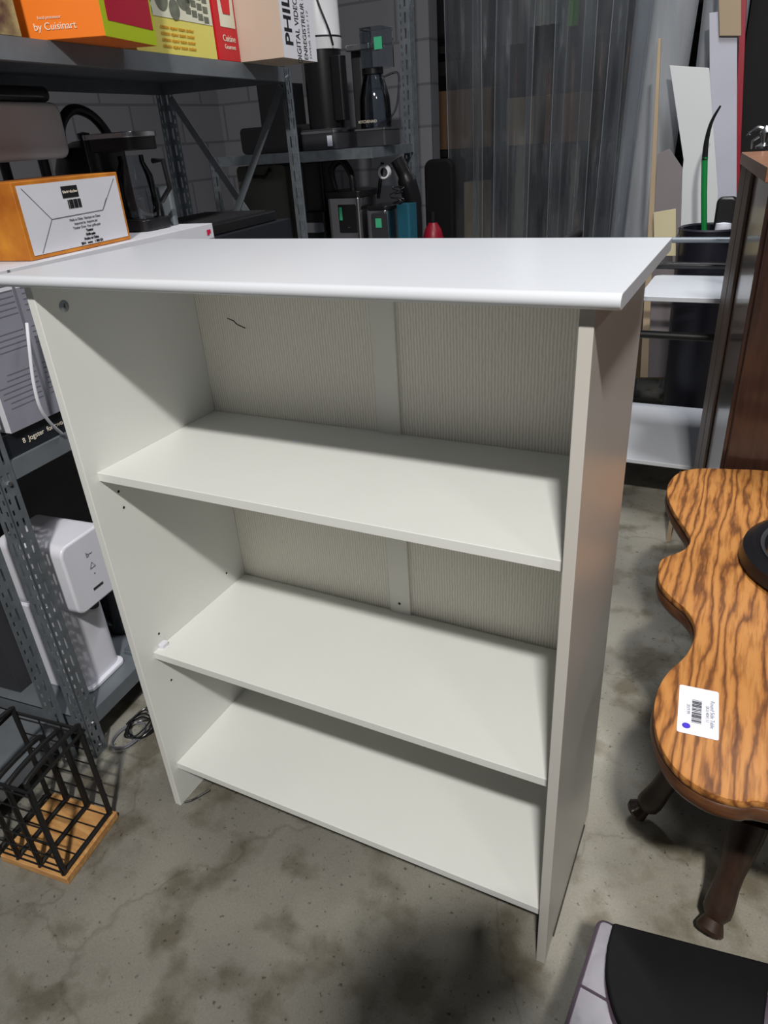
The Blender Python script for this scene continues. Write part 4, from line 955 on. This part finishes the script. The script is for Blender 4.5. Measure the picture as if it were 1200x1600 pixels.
ring2 = [cpts[0]] + [Vector(p) for p in smoothpath(cpts[1:10], 4)] + [cpts[10], cpts[11]]
sp = MB().prism([(p.x-cpts[0].x, p.y-cpts[0].y) for p in ring2], 0.0, 0.013).build('shadow_patch', 'bag_and_shadow', loc=(cpts[0].x, cpts[0].y, 0.2735), bevel=0.004, bseg=3)  # shadow on the ottoman lid, built as a flat black slab
tag(sp, 'flat black shape for the shadow on the plum ottoman', 'shadow_patch')

# ================================================================ the photographer, standing behind the camera; throws the round shadow on the floor
M['skin'] = mat('skin', srgb(196, 150, 122), 0.5, noise=0.06)
M['jacket'] = mat('dark_jacket', srgb(44, 46, 54), 0.85, noise=0.15, nscale=30)
M['jeans'] = mat('blue_jeans', srgb(52, 64, 92), 0.85, noise=0.2, nscale=40)
M['hair'] = mat('brown_hair', srgb(48, 34, 26), 0.7, noise=0.3, nscale=60)
FD = Vector((fw.x, fw.y, 0)).normalized()
LT = Vector((-FD.y, FD.x, 0))
HC = Vector((0.935, -0.905, 0))
pe = thing('person', 'person in a dark jacket and jeans standing and holding up a phone', 'person', (HC.x, HC.y, 0), math.atan2(FD.y, FD.x)-PI/2)
inv = Matrix.Rotation(-(math.atan2(FD.y, FD.x)-PI/2), 3, 'Z')
CL_ = inv @ (CX-HC)                         # camera place in the person's own frame (x right, y forward)
def skin_mesh(name, nodes, edges, m, parent, lvl=2):
    me = bpy.data.meshes.new(name); me.from_pydata([n[0] for n in nodes], edges, []); o = bpy.data.objects.new(name, me); COL.objects.link(o)
    me.materials.append(M[m]); o.parent = parent
    sk = o.modifiers.new('skin', 'SKIN'); sk.use_smooth_shade = True
    for i, n in enumerate(nodes):
        v = me.skin_vertices[0].data[i]; r = n[1]; v.radius = r if isinstance(r, tuple) else (r, r); v.use_root = (i == 0)
    sb = o.modifiers.new('sub', 'SUBSURF'); sb.levels = lvl; sb.render_levels = lvl
    return o
def G(x, y, z):                             # point beside the phone, in the person's own frame
    p = CX + RT*x + UP*y - fw*z; q = inv @ (p-HC); return (q.x, q.y, q.z)
N = [((0, -0.14, 0.76), (0.12, 0.08)), ((0, -0.14, 0.92), (0.11, 0.075)), ((0, -0.13, 1.13), (0.13, 0.085)), ((0, -0.11, 1.25), (0.10, 0.06)), ((0, -0.08, 1.31), 0.042), ((0, -0.03, 1.36), (0.055, 0.065)),
     ((0, -0.005, 1.43), (0.074, 0.09)), ((0, -0.01, 1.495), (0.064, 0.075))]
E_ = [(i, i+1) for i in range(7)]
for sg in (-1, 1):
    b = len(N)
    N += [((sg*0.155, -0.12, 1.24), 0.048), ((sg*0.20, -0.09, 1.05), 0.036), (G(sg*0.085, -0.09, 0.075), 0.024), (G(sg*0.062, -0.065, 0.04), (0.016, 0.026))]
    E_ += [(3, b), (b, b+1), (b+1, b+2), (b+2, b+3)]
    for k in range(4):                      # fingers curling round the phone's edge
        f0 = len(N); yy = -0.095+k*0.018; ln = (0.9, 1.0, 0.95, 0.8)[k]
        N += [(G(sg*0.056, yy, 0.030), 0.008), (G(sg*0.052, yy, 0.008), 0.0075), (G(sg*(0.052-0.020*ln), yy, 0.002), 0.0062)]
        E_ += [(b+3, f0), (f0, f0+1), (f0+1, f0+2)]
    f0 = len(N); N += [(G(sg*0.052, -0.075, 0.040), 0.010), (G(sg*0.028, -0.060, 0.033), 0.0085)]; E_ += [(b+3, f0), (f0, f0+1)]
    b = len(N)
    N += [((sg*0.085, -0.14, 0.72), 0.078), ((sg*0.095, -0.12, 0.42), 0.052), ((sg*0.10, -0.15, 0.08), 0.034), ((sg*0.105, -0.04, 0.035), (0.032, 0.022))]
    E_ += [(0, b), (b, b+1), (b+1, b+2), (b+2, b+3)]
skin_mesh('body', N, E_, 'skin', pe)
J = [((0, -0.14, 0.74), (0.135, 0.095)), ((0, -0.14, 0.92), (0.127, 0.092)), ((0, -0.13, 1.13), (0.148, 0.10)), ((0, -0.11, 1.25), (0.115, 0.072)), ((0, -0.09, 1.29), 0.06)]
JE = [(0, 1), (1, 2), (2, 3), (3, 4)]
for sg in (-1, 1):
    b = len(J); J += [((sg*0.155, -0.12, 1.24), 0.062), ((sg*0.20, -0.09, 1.05), 0.050), (G(sg*0.10, -0.11, 0.10), 0.034)]
    JE += [(3, b), (b, b+1), (b+1, b+2)]
skin_mesh('jacket', J, JE, 'jacket', pe)
T_ = [((0, -0.14, 0.77), (0.128, 0.09))]; TE = []
for sg in (-1, 1):
    b = len(T_); T_ += [((sg*0.085, -0.14, 0.70), 0.09), ((sg*0.095, -0.12, 0.42), 0.066), ((sg*0.10, -0.15, 0.09), 0.052)]
    TE += [(0, b), (b, b+1), (b+1, b+2)]
skin_mesh('trousers', T_, TE, 'jeans', pe)
for sg in (-1, 1):
    skin_mesh('shoe', [((sg*0.10, -0.17, 0.045), (0.04, 0.04)), ((sg*0.103, -0.08, 0.04), (0.04, 0.035)), ((sg*0.108, 0.0, 0.03), (0.036, 0.026))], [(0, 1), (1, 2)], 'black', pe)
skin_mesh('hair', [((0, -0.045, 1.42), (0.090, 0.075)), ((0, -0.035, 1.49), (0.092, 0.09)), ((0, -0.005, 1.53), (0.068, 0.075))], [(0, 1), (1, 2)], 'hair', pe)
nb_ = MB().tube([(0, 0.08, 1.44), (0, 0.102, 1.415), (0, 0.08, 1.405)], [0.008, 0.012, 0.008], 8); nb_.build('nose', 'skin', pe, smooth=True)
for sg in (-1, 1): MB().lathe([(0, 0.004), (0.012, 0.0), (0, -0.004)], 14, (0, 0, 0)).build('ear', 'skin', pe, smooth=True, loc=(sg*0.076, -0.01, 1.425)).rotation_euler = (0, PI/2, 0)
# the phone in the hands, its back just behind the lens position
ph = bpy.data.objects.new('phone', None); COL.objects.link(ph); ph.matrix_world = Matrix(((RT.x, UP.x, -fw.x, CX.x), (RT.y, UP.y, -fw.y, CX.y), (RT.z, UP.z, -fw.z, CX.z), (0, 0, 0, 1)))
ph['label'] = 'black phone held upright in both hands by the person'; ph['category'] = 'phone'
MB().rbox(-0.037, 0.037, -0.12, 0.03, 0.012, 0.020, 0.008).build('case', 'black', ph, bevel=0.001)
MB().rbox(-0.034, 0.034, -0.116, 0.026, 0.020, 0.0206, 0.006).build('screen', 'charcoal', ph)

for sg in (-1, 1): MB().lathe([(0, -0.009), (0.009, 0), (0, 0.009)], 12).build('eye', 'label', pe, smooth=True, loc=(sg*0.03, 0.078, 1.445))
MB().tube([(-0.022, 0.076, 1.382), (0, 0.082, 1.380), (0.022, 0.076, 1.382)], 0.004, 8).build('mouth', 'crimson', pe, smooth=True)
